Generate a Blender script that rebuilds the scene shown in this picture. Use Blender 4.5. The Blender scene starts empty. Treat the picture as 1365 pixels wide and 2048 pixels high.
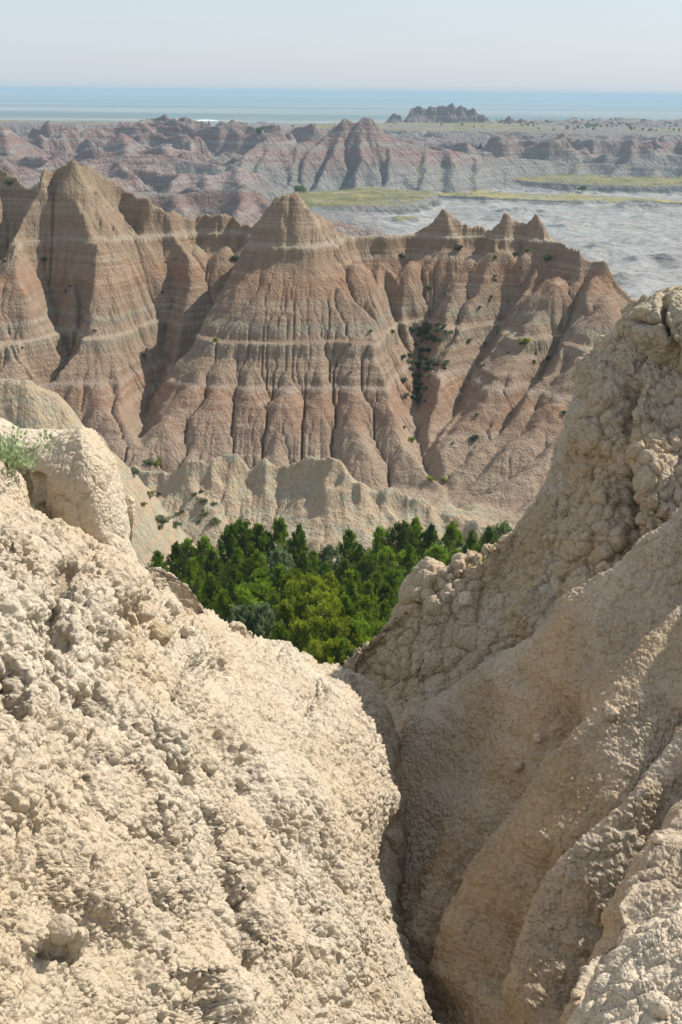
import bpy, math, random
import numpy as np
from mathutils import Vector, Matrix

rng = np.random.default_rng(7)
random.seed(7)
scene = bpy.context.scene
COL = scene.collection

# ------------------------------------------------------------------ camera
F = 2560.0                      # focal length in photo pixels (1365 x 2048)
PITCH = math.atan(841.0 / F)
ROLL = math.radians(0.59)
_fw = np.array([0.0, math.cos(PITCH), -math.sin(PITCH)])
_r0 = np.array([1.0, 0.0, 0.0])
_u0 = np.cross(_r0, _fw)
CR = _r0 * math.cos(ROLL) + _u0 * math.sin(ROLL)
CU = np.cross(CR, _fw)


def at(px, py, Y):
    """world point seen at photo pixel (px, py) and Y metres ahead of the overlook"""
    d = _fw + CR * ((px - 682.5) / F) + CU * ((1024 - py) / F)
    return d * (Y / d[1])


def proj(P):
    P = np.asarray(P, float)
    f = P @ _fw
    return 682.5 + F * (P @ CR) / f, 1024 - F * (P @ CU) / f


cam_d = bpy.data.cameras.new("camera")
cam_d.sensor_fit = 'VERTICAL'
cam_d.sensor_height = 36.0
cam_d.lens = 45.0
cam_d.clip_start = 0.1
cam_d.clip_end = 200000.0
cam = bpy.data.objects.new("camera", cam_d)
COL.objects.link(cam)
m = Matrix.Identity(4)
for i in range(3):
    m[i][0] = CR[i]
    m[i][1] = CU[i]
    m[i][2] = -_fw[i]
cam.matrix_world = m
scene.camera = cam


# ------------------------------------------------------------------ numpy helpers
def hash2(ix, iy, seed):
    h = (ix.astype(np.int64) * 374761393 + iy.astype(np.int64) * 668265263 + seed * 974634777) & 0xFFFFFFFF
    h = ((h ^ (h >> 13)) * 1274126177) & 0xFFFFFFFF
    h = h ^ (h >> 16)
    return (h & 0xFFFFFF).astype(np.float32) / np.float32(0xFFFFFF)


def vnoise2(x, y, seed=0):
    fx = np.floor(x)
    fy = np.floor(y)
    ix = fx.astype(np.int64)
    iy = fy.astype(np.int64)
    tx = x - fx
    ty = y - fy
    tx = tx * tx * (3 - 2 * tx)
    ty = ty * ty * (3 - 2 * ty)
    a = hash2(ix, iy, seed)
    b = hash2(ix + 1, iy, seed)
    c = hash2(ix, iy + 1, seed)
    d = hash2(ix + 1, iy + 1, seed)
    return (a + (b - a) * tx + (c - a) * ty + (a - b - c + d) * tx * ty) * 2 - 1


def fbm2(x, y, octs=4, seed=0, gain=0.5, lac=2.03):
    s = 0
    a = 1.0
    t = 0
    for k in range(octs):
        s = s + a * vnoise2(x + 17.3 * k, y - 9.1 * k, seed + k * 31)
        t += a
        a *= gain
        x = x * lac
        y = y * lac
    return s / t


def hash3(ix, iy, iz, seed):
    with np.errstate(over='ignore'):
        h = ix * np.uint32(374761393) + iy * np.uint32(668265263) + iz * np.uint32(3266489917) + np.uint32((seed * 974634777) & 0xFFFFFFFF)
        h = (h ^ (h >> np.uint32(13))) * np.uint32(1274126177)
        h = (h ^ (h >> np.uint32(15))) * np.uint32(2246822519)
    return h ^ (h >> np.uint32(16))


def vnoise3(P, seed=0):
    f = np.floor(P)
    i = f.astype(np.int32).astype(np.uint32)
    t = (P - f).astype(np.float32)
    t = t * t * (3 - 2 * t)
    out = 0
    for dx in (0, 1):
        wx = t[:, 0] if dx else 1 - t[:, 0]
        for dy in (0, 1):
            wy = t[:, 1] if dy else 1 - t[:, 1]
            for dz in (0, 1):
                wz = t[:, 2] if dz else 1 - t[:, 2]
                h = (hash3(i[:, 0] + np.uint32(dx), i[:, 1] + np.uint32(dy), i[:, 2] + np.uint32(dz), seed) & np.uint32(0xFFFFFF)).astype(np.float32) / np.float32(0xFFFFFF)
                out = out + wx * wy * wz * h
    return out * 2 - 1


def fbm3(P, octs=3, seed=0, gain=0.5):
    s = 0
    a = 1.0
    t = 0
    for k in range(octs):
        s = s + a * vnoise3(P * (2.03 ** k) + 11.7 * k, seed + 13 * k)
        t += a
        a *= gain
    return s / t


def worley3(P, seed=0):
    """F1, F2 and a random value per cell"""
    b = np.floor(P - 0.5)
    i = b.astype(np.int32).astype(np.uint32)
    fr = (P - b).astype(np.float32)
    f1 = np.full(len(P), 9.0, np.float32)
    f2 = np.full(len(P), 9.0, np.float32)
    rv = np.zeros(len(P), np.float32)
    for dx in (0, 1):
        for dy in (0, 1):
            for dz in (0, 1):
                cx, cy, cz = i[:, 0] + np.uint32(dx), i[:, 1] + np.uint32(dy), i[:, 2] + np.uint32(dz)
                h = hash3(cx, cy, cz, seed)
                jx = (h & np.uint32(1023)).astype(np.float32) / 1023
                jy = ((h >> np.uint32(10)) & np.uint32(1023)).astype(np.float32) / 1023
                jz = ((h >> np.uint32(20)) & np.uint32(1023)).astype(np.float32) / 1023
                ex = np.float32(dx + 0.12) + np.float32(0.76) * jx - fr[:, 0]
                ey = np.float32(dy + 0.12) + np.float32(0.76) * jy - fr[:, 1]
                ez = np.float32(dz + 0.12) + np.float32(0.76) * jz - fr[:, 2]
                d = np.sqrt(ex * ex + ey * ey + ez * ez)
                new = d < f1
                f2 = np.where(new, f1, np.minimum(f2, d))
                rv = np.where(new, jx, rv)
                f1 = np.where(new, d, f1)
    return f1, f2, rv


def smooth01(x):
    x = np.clip(x, 0, 1)
    return x * x * (3 - 2 * x)


def bilin(Z, u, v):
    """sample Z[row v, col u]"""
    H, W = Z.shape
    u = np.clip(u, 0, W - 1.001)
    v = np.clip(v, 0, H - 1.001)
    iu = u.astype(int)
    iv = v.astype(int)
    fu = u - iu
    fv = v - iv
    return ((Z[iv, iu] * (1 - fu) + Z[iv, iu + 1] * fu) * (1 - fv) +
            (Z[iv + 1, iu] * (1 - fu) + Z[iv + 1, iu + 1] * fu) * fv)


def lem(z, dx, n, K=0.02, mexp=0.45, kd=0.05, Kfun=None, seed=0, fix=None):
    """small landscape evolution model: stream incision + creep"""
    H, W = z.shape
    N = H * W
    r = np.random.default_rng(seed)
    idx = np.arange(N).reshape(H, W)
    offs = [(-1, 0), (1, 0), (0, -1), (0, 1), (-1, -1), (-1, 1), (1, -1), (1, 1)]
    for it in range(n):
        zp = np.pad(z, 1, mode='edge')
        ip = np.pad(idx, 1, mode='edge')
        best = np.zeros_like(z)
        rec = idx.copy()
        dist = np.full(z.shape, dx)
        for dy, ddx in offs:
            L = dx * math.hypot(dy, ddx)
            s = (z - zp[1 + dy:1 + dy + H, 1 + ddx:1 + ddx + W]) / L * (1 + 0.10 * r.random(z.shape))
            mk = s > best
            best = np.where(mk, s, best)
            rec = np.where(mk, ip[1 + dy:1 + dy + H, 1 + ddx:1 + ddx + W], rec)
            dist = np.where(mk, L, dist)
        rec[0, :] = idx[0, :]
        rec[-1, :] = idx[-1, :]
        order = np.argsort(-z, axis=None, kind='stable')
        ol = order.tolist()
        rl = rec.ravel().tolist()
        acc = [1.0] * N
        for i in ol:
            j = rl[i]
            if j != i:
                acc[j] += acc[i]
        A = np.array(acc).reshape(H, W) * dx * dx
        k = K if Kfun is None else K * Kfun(z)
        Fm = (k * A ** mexp / dist)
        if fix is not None:
            Fm = Fm * fix
        fl = Fm.ravel().tolist()
        zl = z.ravel().tolist()
        for i in reversed(ol):
            j = rl[i]
            if j != i:
                f = fl[i]
                zl[i] = (zl[i] + f * zl[j]) / (1 + f)
        z = np.array(zl).reshape(H, W)
        if kd > 0:
            zp = np.pad(z, 1, mode='edge')
            lap = zp[:-2, 1:-1] + zp[2:, 1:-1] + zp[1:-1, :-2] + zp[1:-1, 2:] - 4 * z
            z = z + kd * lap
    return z, A


def ridges(X, Y, lines, base):
    """upper envelope of sloping ridges; each line: (points, slope, roundness)"""
    h = base.copy()
    for pts, slope, rd, *q in lines:
        curve = q[0] if q else 0.0
        cap, cw = (q[1], q[2]) if len(q) > 2 else (0.0, 1.0)
        P = np.array(pts)
        for a, b in zip(P[:-1], P[1:]):
            d = b[:2] - a[:2]
            L2 = d @ d + 1e-9
            # bounding cull
            t = np.clip(((X - a[0]) * d[0] + (Y - a[1]) * d[1]) / L2, 0, 1)
            dd = np.sqrt((X - a[0] - t * d[0]) ** 2 + (Y - a[1] - t * d[1]) ** 2)
            zz = a[2] + t * (b[2] - a[2]) - slope * (np.sqrt(dd * dd + rd * rd) - rd) + curve * dd * dd
            if cap:
                zz = zz - cap * (1 - np.exp(-dd / cw))
            if curve > 0:
                zz = np.where(dd > slope / (2 * curve), -1e3, zz)
            h = np.maximum(h, zz)
    return h


def A3(lst):
    return [at(*p) for p in lst]


def grid_mesh(name, V, nr, nc, mat, smooth=True, flip=False, attrs=None):
    """V: (nr*nc,3) vertices in row order"""
    me = bpy.data.meshes.new(name)
    nv = nr * nc
    me.vertices.add(nv)
    me.vertices.foreach_set("co", np.ascontiguousarray(V, dtype=np.float32).ravel())
    i = (np.arange(nr - 1)[:, None] * nc + np.arange(nc - 1)[None, :]).ravel()
    q = np.stack([i, i + 1, i + nc + 1, i + nc], 1)
    if flip:
        q = q[:, ::-1]
    nf = len(q)
    me.loops.add(nf * 4)
    me.loops.foreach_set("vertex_index", np.ascontiguousarray(q, dtype=np.int32).ravel())
    me.polygons.add(nf)
    me.polygons.foreach_set("loop_start", np.arange(0, nf * 4, 4, dtype=np.int32))
    me.polygons.foreach_set("use_smooth", np.full(nf, smooth))
    me.update(calc_edges=True)
    if attrs:
        for k, a in attrs.items():
            at_ = me.attributes.new(k, 'FLOAT', 'POINT')
            at_.data.foreach_set("value", np.ascontiguousarray(a, dtype=np.float32).ravel())
    me.materials.append(mat)
    o = bpy.data.objects.new(name, me)
    COL.objects.link(o)
    return o


def poly_mesh(name, V, Fc, mat, smooth=False):
    me = bpy.data.meshes.new(name)
    me.from_pydata([tuple(map(float, v)) for v in V], [], [tuple(int(k) for k in f) for f in Fc])
    me.update()
    if smooth:
        me.polygons.foreach_set("use_smooth", np.full(len(me.polygons), True))
    if mat is not None:
        me.materials.append(mat)
    return me


def tag(o, label=None, cat=None, group=None, kind=None):
    if label: o["label"] = label
    if cat: o["category"] = cat
    if group: o["group"] = group
    if kind: o["kind"] = kind
    return o


# ------------------------------------------------------------------ node helpers
class NT:
    def __init__(self, name):
        self.m = bpy.data.materials.new(name)
        self.m.use_nodes = True
        self.t = self.m.node_tree
        self.n = self.t.nodes
        self.l = self.t.links
        self.n.clear()
        self.out = self.n.new('ShaderNodeOutputMaterial')
        self.b = self.n.new('ShaderNodeBsdfPrincipled')
        self.b.inputs['Roughness'].default_value = 0.95
        self.b.inputs['Specular IOR Level'].default_value = 0.1
        self.l.new(self.b.outputs[0], self.out.inputs[0])

    def new(self, typ, **kw):
        nd = self.n.new(typ)
        for k, v in kw.items():
            if k in ('data_type', 'blend_type', 'operation', 'feature', 'distance', 'attribute_name', 'noise_dimensions', 'voronoi_dimensions', 'clamp_factor', 'vector_type', 'noise_type', 'normalize'):
                setattr(nd, k, v)
        return nd

    def link(self, a, b):
        if hasattr(a, 'default_value') or hasattr(a, 'links'):
            self.l.new(a, b)
        else:
            b.default_value = a

    def pos(self):
        return self.new('ShaderNodeNewGeometry').outputs['Position']

    def normal(self):
        return self.new('ShaderNodeNewGeometry').outputs['Normal']

    def sep(self, v):
        s = self.new('ShaderNodeSeparateXYZ')
        self.l.new(v, s.inputs[0])
        return s.outputs

    def scale(self, v, s):
        a = self.new('ShaderNodeVectorMath', operation='MULTIPLY')
        self.l.new(v, a.inputs[0])
        a.inputs[1].default_value = s if isinstance(s, tuple) else (s, s, s)
        return a.outputs[0]

    def noise(self, v, scale, detail=4, rough=0.55, lac=2.0):
        a = self.new('ShaderNodeTexNoise')
        self.l.new(v, a.inputs['Vector'])
        a.inputs['Scale'].default_value = scale
        a.inputs['Detail'].default_value = detail
        a.inputs['Roughness'].default_value = rough
        a.inputs['Lacunarity'].default_value = lac
        return a.outputs['Fac']

    def voro(self, v, scale, feature='F1'):
        a = self.new('ShaderNodeTexVoronoi', feature=feature)
        self.l.new(v, a.inputs['Vector'])
        a.inputs['Scale'].default_value = scale
        return self.math('SUBTRACT', 1.0, a.outputs[0])

    def math(self, op, a, b=0.0, c=0.0, clamp=False):
        n = self.new('ShaderNodeMath', operation=op)
        n.use_clamp = clamp
        self.link(a, n.inputs[0])
        self.link(b, n.inputs[1])
        self.link(c, n.inputs[2])
        return n.outputs[0]

    def ramp(self, fac, stops, interp='LINEAR'):
        r = self.new('ShaderNodeValToRGB')
        r.color_ramp.interpolation = interp
        e = r.color_ramp.elements
        stops = sorted(stops, key=lambda s: s[0])[:32]
        while len(e) < len(stops):
            e.new(0.5)
        for k, (p, c) in enumerate(stops):
            e[k].position = p
            e[k].color = (c[0], c[1], c[2], 1) if not isinstance(c, (int, float)) else (c, c, c, 1)
        self.link(fac, r.inputs[0])
        return r.outputs[0]

    def mr(self, v, a, b, c=0.0, d=1.0):
        n = self.new('ShaderNodeMapRange')
        self.link(v, n.inputs[0])
        n.inputs[1].default_value = a
        n.inputs[2].default_value = b
        n.inputs[3].default_value = c
        n.inputs[4].default_value = d
        return n.outputs[0]

    def mix(self, fac, a, b, blend='MIX'):
        n = self.new('ShaderNodeMix', data_type='RGBA', blend_type=blend)
        self.link(fac, n.inputs[0])
        for v, s in ((a, n.inputs[6]), (b, n.inputs[7])):
            if isinstance(v, tuple):
                s.default_value = (v[0], v[1], v[2], 1)
            else:
                self.l.new(v, s)
        return n.outputs[2]

    def bump(self, h, strength, dist, prev=None):
        n = self.new('ShaderNodeBump')
        n.inputs['Strength'].default_value = strength
        n.inputs['Distance'].default_value = dist
        self.l.new(h, n.inputs['Height'])
        if prev is not None:
            self.l.new(prev, n.inputs['Normal'])
        return n.outputs[0]

    def done(self, col, nrm=None):
        if isinstance(col, tuple):
            self.b.inputs['Base Color'].default_value = (*col, 1)
        else:
            self.l.new(col, self.b.inputs['Base Color'])
        if nrm is not None:
            self.l.new(nrm, self.b.inputs['Normal'])
        return self.m


def strata_ramp(nt, z, z0, z1, table):
    """table: list of (z, colour) from top to bottom"""
    f = nt.mr(z, z0, z1)
    return nt.ramp(f, [((zz - z0) / (z1 - z0), c) for zz, c in table])


# ------------------------------------------------------------------ materials: terrain
def wall_material():
    nt = NT("banded_clay")
    P = nt.pos()
    x, y, z = nt.sep(P)
    zn = nt.math('ADD', z, nt.mr(nt.noise(P, 0.10, 4), 0.3, 0.7, -0.45, 0.45))
    zn = nt.math('ADD', zn, nt.mr(nt.noise(P, 1.3, 2), 0.3, 0.7, -0.10, 0.10))
    TAN = (0.30, 0.222, 0.158)
    OLV = (0.27, 0.21, 0.145)
    RED = (0.325, 0.188, 0.124)
    BRN = (0.295, 0.208, 0.152)
    PNK = (0.33, 0.235, 0.182)
    GRN = (0.28, 0.258, 0.205)
    WHT = (0.44, 0.385, 0.305)
    tab = [(-8, OLV), (-14.0, OLV), (-16.0, TAN), (-19.6, TAN), (-19.8, WHT), (-20.15, WHT), (-20.35, (0.32, 0.225, 0.16)),
           (-22.6, (0.31, 0.225, 0.16)), (-23.2, RED), (-25.4, RED), (-26.3, BRN), (-28.4, BRN), (-28.8, GRN), (-29.5, GRN),
           (-29.7, PNK), (-30.6, BRN), (-30.75, (0.42, 0.35, 0.28)), (-31.0, (0.40, 0.34, 0.27)), (-31.15, (0.30, 0.265, 0.205)), (-32.3, (0.29, 0.23, 0.172)),
           (-32.8, BRN), (-35.2, BRN), (-35.5, (0.37, 0.29, 0.24)), (-35.8, (0.36, 0.28, 0.23)), (-36.3, RED), (-39.0, (0.32, 0.205, 0.155)),
           (-40.3, (0.37, 0.275, 0.215)), (-44.0, (0.37, 0.285, 0.22)), (-60, (0.4, 0.33, 0.27)), (-74, (0.42, 0.38, 0.33))]
    c = strata_ramp(nt, zn, -76.0, -6.0, tab)
    thin = nt.noise(nt.scale(P, (0.02, 0.02, 1.9)), 1.0, 5, 0.75)
    fade = nt.mr(nt.noise(P, 0.09, 3), 0.35, 0.65, 0.15, 1.0)
    c = nt.mix(nt.math('MULTIPLY', fade, nt.mr(thin, 0.52, 0.555, 0, 0.7)), c, (0.20, 0.135, 0.10))
    c = nt.mix(nt.math('MULTIPLY', fade, nt.mr(thin, 0.47, 0.43, 0, 0.8)), c, (0.43, 0.35, 0.285))
    c = nt.mix(nt.mr(nt.noise(P, 0.35, 5, 0.65), 0.5, 0.66, 0, 0.35), c, (0.30, 0.22, 0.165))
    # mud bank and fluted knob in front are buff, not red
    buff = nt.ramp(nt.mr(nt.noise(nt.scale(P, (0.3, 0.3, 1.3)), 1.0, 3), 0.3, 0.7), [(0, (0.50, 0.39, 0.275)), (0.4, (0.53, 0.41, 0.295)), (0.6, (0.42, 0.385, 0.295)), (1, (0.48, 0.44, 0.345))])
    a = nt.new('ShaderNodeAttribute')
    a.attribute_name = "buff"
    c = nt.mix(a.outputs['Fac'], c, buff)
    c = nt.mix(nt.mr(nt.noise(P, 0.5, 4), 0.35, 0.7, 0, 0.35), c, (0.42, 0.33, 0.26))
    c = nt.mix(nt.mr(nt.noise(P, 9.0, 3), 0.3, 0.7, 0, 0.28), c, (0.2, 0.14, 0.1))
    # downslope streaks
    st = nt.noise(nt.scale(P, (2.4, 2.4, 0.18)), 1.0, 3)
    c = nt.mix(nt.mr(st, 0.45, 0.68, 0, 0.35), c, (0.23, 0.15, 0.105))
    dk = nt.new('ShaderNodeVectorMath', operation='MULTIPLY')
    nt.l.new(c, dk.inputs[0])
    dk.inputs[1].default_value = (0.845, 0.85, 0.795)
    c = dk.outputs[0]
    # vegetation dust on the grove floor
    g = nt.new('ShaderNodeAttribute')
    g.attribute_name = "grass"
    gf = nt.math('MULTIPLY', g.outputs['Fac'], nt.mr(nt.noise(P, 2.0, 4), 0.42, 0.56, 0, 1))
    c = nt.mix(nt.math('MINIMUM', gf, 1.0), c, (0.17, 0.16, 0.06))
    h1 = nt.noise(P, 2.4, 5, 0.65)
    h2 = nt.voro(P, 5.0)
    h3 = nt.noise(nt.scale(P, (3.6, 3.6, 0.35)), 1.0, 4)
    n = nt.bump(h1, 0.5, 0.16)
    n = nt.bump(h3, 0.9, 0.38, n)
    n = nt.bump(h2, 0.3, 0.05, n)
    return nt.done(c, n)


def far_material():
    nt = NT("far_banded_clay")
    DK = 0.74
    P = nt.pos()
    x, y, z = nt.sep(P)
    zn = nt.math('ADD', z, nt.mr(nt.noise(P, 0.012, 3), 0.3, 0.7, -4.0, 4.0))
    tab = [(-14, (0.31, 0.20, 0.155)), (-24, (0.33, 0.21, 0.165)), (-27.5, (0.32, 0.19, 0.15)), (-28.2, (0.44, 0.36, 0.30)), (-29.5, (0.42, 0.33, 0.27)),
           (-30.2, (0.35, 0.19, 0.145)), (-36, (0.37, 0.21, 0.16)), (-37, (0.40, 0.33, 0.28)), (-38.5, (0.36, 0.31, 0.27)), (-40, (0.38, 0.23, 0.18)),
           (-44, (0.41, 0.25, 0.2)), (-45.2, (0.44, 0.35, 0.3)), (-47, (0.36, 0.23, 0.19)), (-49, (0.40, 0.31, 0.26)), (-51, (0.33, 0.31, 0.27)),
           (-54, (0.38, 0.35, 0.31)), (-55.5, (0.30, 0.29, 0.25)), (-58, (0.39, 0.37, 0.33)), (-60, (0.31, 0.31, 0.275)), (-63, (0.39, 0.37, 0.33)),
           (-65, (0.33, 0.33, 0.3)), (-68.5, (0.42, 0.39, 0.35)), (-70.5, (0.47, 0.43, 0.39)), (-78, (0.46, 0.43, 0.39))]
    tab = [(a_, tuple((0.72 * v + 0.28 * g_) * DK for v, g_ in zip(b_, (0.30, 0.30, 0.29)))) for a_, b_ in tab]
    c = strata_ramp(nt, zn, -80.0, -12.0, tab)
    thin = nt.noise(nt.scale(P, (0.006, 0.006, 0.55)), 1.0, 4, 0.7)
    c = nt.mix(nt.mr(thin, 0.5, 0.65, 0, 0.5), c, (0.17, 0.135, 0.12))
    c = nt.mix(nt.mr(thin, 0.48, 0.35, 0, 0.55), c, (0.37, 0.335, 0.30))
    # valley floor patches
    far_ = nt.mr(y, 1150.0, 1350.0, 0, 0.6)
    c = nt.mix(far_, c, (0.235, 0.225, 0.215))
    fl = nt.mr(z, -64.5, -67.5)
    fl = nt.math('MULTIPLY', nt.math('MINIMUM', nt.math('MAXIMUM', fl, 0.0), 1.0), nt.mr(nt.math('ADD', x, nt.mr(nt.noise(P, 0.02, 3), 0.3, 0.7, -40, 40)), -60.0, 10.0))
    pn = nt.noise(nt.scale(P, (0.03, 0.045, 0.05)), 1.0, 8, 0.75)
    fc = nt.ramp(pn, [(0.3, (0.23, 0.205, 0.205)), (0.45, (0.27, 0.255, 0.25)), (0.55, (0.32, 0.31, 0.295)), (0.65, (0.26, 0.285, 0.28)), (0.8, (0.36, 0.36, 0.345))])
    c = nt.mix(fl, c, fc)
    sp = nt.noise(nt.scale(P, (0.35, 0.5, 0.5)), 1.0, 3, 0.7)
    c = nt.mix(nt.math('MULTIPLY', fl, nt.mr(sp, 0.54, 0.60, 0, 0.8)), c, (0.15, 0.16, 0.11))
    wv = nt.new('ShaderNodeVectorMath', operation='ADD')
    nz = nt.new('ShaderNodeTexNoise')
    nt.l.new(P, nz.inputs['Vector'])
    nz.inputs['Scale'].default_value = 0.05
    nz.inputs['Detail'].default_value = 4
    nt.l.new(nt.scale(nz.outputs['Color'], (22.0, 22.0, 0.0)), wv.inputs[1])
    nt.l.new(P, wv.inputs[0])
    ed = nt.new('ShaderNodeTexVoronoi', feature='DISTANCE_TO_EDGE')
    nt.l.new(nt.scale(wv.outputs[0], (1.0, 1.0, 0.0)), ed.inputs['Vector'])
    ed.inputs['Scale'].default_value = 0.045
    c = nt.mix(nt.math('MULTIPLY', fl, nt.mr(ed.outputs[0], 0.09, 0.0, 0, 0.45)), c, (0.16, 0.16, 0.145))
    g = nt.new('ShaderNodeAttribute')
    g.attribute_name = "grass"
    gn = nt.math('MULTIPLY', g.outputs['Fac'], nt.mr(nt.noise(nt.scale(P, (0.05, 0.09, 0.05)), 1.0, 8, 0.75), 0.38, 0.50, 0, 0.95))
    gcol = nt.ramp(nt.noise(P, 0.06, 8, 0.75), [(0.38, (0.13, 0.14, 0.045)), (0.5, (0.26, 0.235, 0.075)), (0.6, (0.38, 0.31, 0.13))])
    c = nt.mix(nt.math('MINIMUM', gn, 1.0), c, gcol)
    rough = nt.math('MULTIPLY', nt.noise(P, 0.25, 6, 0.7), nt.math('SUBTRACT', 1.0, nt.math('MULTIPLY', nt.math('MINIMUM', nt.math('MAXIMUM', fl, 0.0), 1.0), 0.72)))
    n = nt.bump(rough, 0.9, 3.0)
    rill = nt.math('MULTIPLY', nt.noise(nt.scale(P, (0.35, 0.35, 0.04)), 1.0, 4), nt.math('SUBTRACT', 1.0, nt.math('MINIMUM', nt.math('MAXIMUM', fl, 0.0), 1.0)))
    n = nt.bump(rill, 1.0, 4.0, n)
    return nt.done(c, n)


def plain_material():
    nt = NT("dry_prairie")
    P = nt.pos()
    a = nt.noise(nt.scale(P, (0.00022, 0.0009, 0.001)), 1.0, 6, 0.62)
    c = nt.ramp(a, [(0.38, (0.08, 0.10, 0.06)), (0.47, (0.17, 0.16, 0.10)), (0.53, (0.27, 0.235, 0.155)), (0.6, (0.36, 0.32, 0.235))])
    b = nt.noise(nt.scale(P, (0.0016, 0.004, 0.004)), 1.0, 5, 0.6)
    c = nt.mix(nt.mr(b, 0.56, 0.64, 0, 0.7), c, (0.08, 0.10, 0.06))
    return nt.done(c)


M_WALL = wall_material()
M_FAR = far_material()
M_PLAIN = plain_material()

# ------------------------------------------------------------------ terrain: the banded wall in the middle distance
def ledge_map(z, knots):
    a = [k[0] for k in knots]
    b = [k[1] for k in knots]
    return np.interp(z, a, b)


def near_base(Y):
    return np.interp(Y, [8, 14, 20, 30, 45, 60, 72, 90, 112, 122, 136, 150, 200, 262], [-11, -14, -18, -24, -31, -34.5, -36.5, -39.5, -43.0, -44.0, -44.0, -44.0, -50, -60])


def build_wall():
    L = []
    crest = [(-420, 320, 210), (-150, 345, 200), (-60, 330, 195), (0, 338, 192), (40, 340, 188), (66, 328, 185), (82, 334, 185), (110, 343, 188), (142, 308, 186), (175, 335, 190), (215, 362, 192),
             (250, 383, 193), (300, 402, 190), (345, 415, 190), (400, 430, 194), (460, 430, 194), (500, 450, 190), (535, 424, 184), (556, 394, 181), (575, 388, 180),
             (592, 390, 180), (612, 412, 181), (640, 438, 184), (680, 460, 187), (740, 467, 190), (830, 462, 192), (858, 438, 192), (878, 414, 192), (887, 398, 192), (896, 412, 192), (912, 428, 192),
             (945, 447, 192), (985, 455, 192), (1004, 424, 190), (1013, 412, 190), (1022, 424, 190), (1040, 434, 190), (1064, 438, 189), (1072, 420, 189), (1080, 412, 189), (1088, 464, 188), (1125, 480, 184),
             (1165, 488, 180), (1185, 484, 179), (1202, 486, 178), (1215, 518, 177), (1250, 568, 175), (1290, 610, 173), (1350, 690, 168), (1450, 780, 160), (1650, 850, 150)]
    lift = lambda x: np.interp(x, [-200, 0, 66, 120, 142, 170, 300, 350, 480, 540, 590, 630, 680, 840, 878, 1090, 1200, 1250], [18, 18, 20, 20, 8, 22, 20, 8, 6, 14, 16, 14, 14, 12, 3, 4, 6, 0])
    cr = A3([(a, b - float(lift(a)), c) for a, b, c in crest])
    rc = np.random.default_rng(77)
    jag = []
    for a, b in zip(cr[:-1], cr[1:]):
        k = max(1, int(np.linalg.norm(b - a) / 1.3))
        for j in range(k):
            q = a + (b - a) * j / k
            jag.append(q + (np.array([0, rc.normal() * 0.4, rc.normal() * 0.28]) if j else 0))
    jag.append(cr[-1])
    L.append((jag, 0.9, 0.12, 0.0, 3.8, 1.3))
    L.append((A3([(560, 384, 180.3), (576, 378, 180), (592, 380, 179.8)]), 1.7, 1.0))
    def S(pts, s=1.0, r=0.7):
        # convex spur: gentle near its crest line, steeper towards the gullies
        P = A3(pts)
        if pts[0] in crest or pts[0][1] < 495:
            P[0] = P[0] + np.array([0, 0, -3.2])
        L.append((P, s * 0.7, r, -0.032))
    # left mass
    S([(-150, 345, 200), (-180, 460, 186), (-250, 620, 170), (-330, 780, 156)], 0.95, 0.7)
    S([(72, 333, 185), (98, 400, 181), (40, 500, 174), (-30, 590, 167), (-110, 680, 160), (-220, 800, 151)], 0.95, 0.6)
    S([(98, 400, 181), (112, 480, 177), (100, 560, 172), (60, 640, 166), (20, 700, 161), (-20, 760, 156)], 1.0, 0.7)
    S([(142, 314, 186), (152, 400, 182), (166, 500, 178), (160, 580, 173), (140, 660, 168), (128, 720, 164)], 1.5, 0.25)
    S([(200, 352, 190), (210, 470, 183), (200, 560, 177), (175, 620, 172), (150, 690, 167)], 1.3, 0.5)
    S([(300, 402, 190), (288, 470, 185), (262, 550, 178), (222, 640, 171), (166, 695, 165.5), (160, 760, 160), (152, 812, 156.5)], 0.95, 0.5)
    S([(262, 550, 178), (270, 640, 171), (260, 720, 164), (250, 800, 157), (262, 880, 150), (275, 930, 146)], 0.95, 0.9)
    S([(166, 695, 165.5), (205, 800, 156.5), (240, 880, 150)], 0.9, 1.0)
    S([(345, 415, 190), (352, 480, 186), (330, 560, 180), (300, 640, 173), (292, 700, 168)], 1.25, 0.6)
    S([(400, 430, 194), (400, 500, 188), (372, 600, 180), (345, 690, 172)], 1.2, 0.6)
    S([(460, 432, 194), (455, 500, 188), (425, 580, 181), (385, 660, 174), (350, 740, 167)], 1.2, 0.6)
    S([(540, 425, 184), (520, 480, 182), (480, 560, 177), (420, 660, 170), (370, 740, 164), (330, 800, 159)], 1.15, 0.6)
    # the central pyramid with its fluted skirt
    S([(582, 390, 180), (588, 440, 178.5), (588, 478, 178)], 1.35, 0.5)
    S([(588, 478, 178), (540, 545, 174.5), (470, 645, 168), (430, 690, 165), (385, 770, 158.5), (340, 840, 153), (285, 900, 148.5)], 0.86, 0.9)
    for xm, ym, xt, yt, w_ in ((462, 692, 385, 905, .8), (520, 694, 468, 912, 1), (572, 696, 545, 900, .9), (640, 692, 628, 912, 1.1), (705, 688, 720, 880, 1)):
        S([(xm, ym, 163.8), (xm + (xt - xm) * 0.45 + 6, 780, 157), (xt, yt, 149)], 0.95 * w_, 0.6)
    S([(600, 482, 179), (660, 540, 175.5), (705, 610, 170.5), (760, 690, 164), (790, 790, 156.5), (830, 880, 150.5), (868, 960, 145)], 0.9, 1.0)
    S([(655, 478, 180), (715, 520, 178), (752, 590, 173), (795, 672, 167), (812, 720, 163), (822, 790, 158)], 1.0, 0.9)
    # wall right of it
    S([(740, 468, 190), (765, 530, 185), (790, 590, 180), (812, 640, 175)], 1.4, 0.8)
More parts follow.
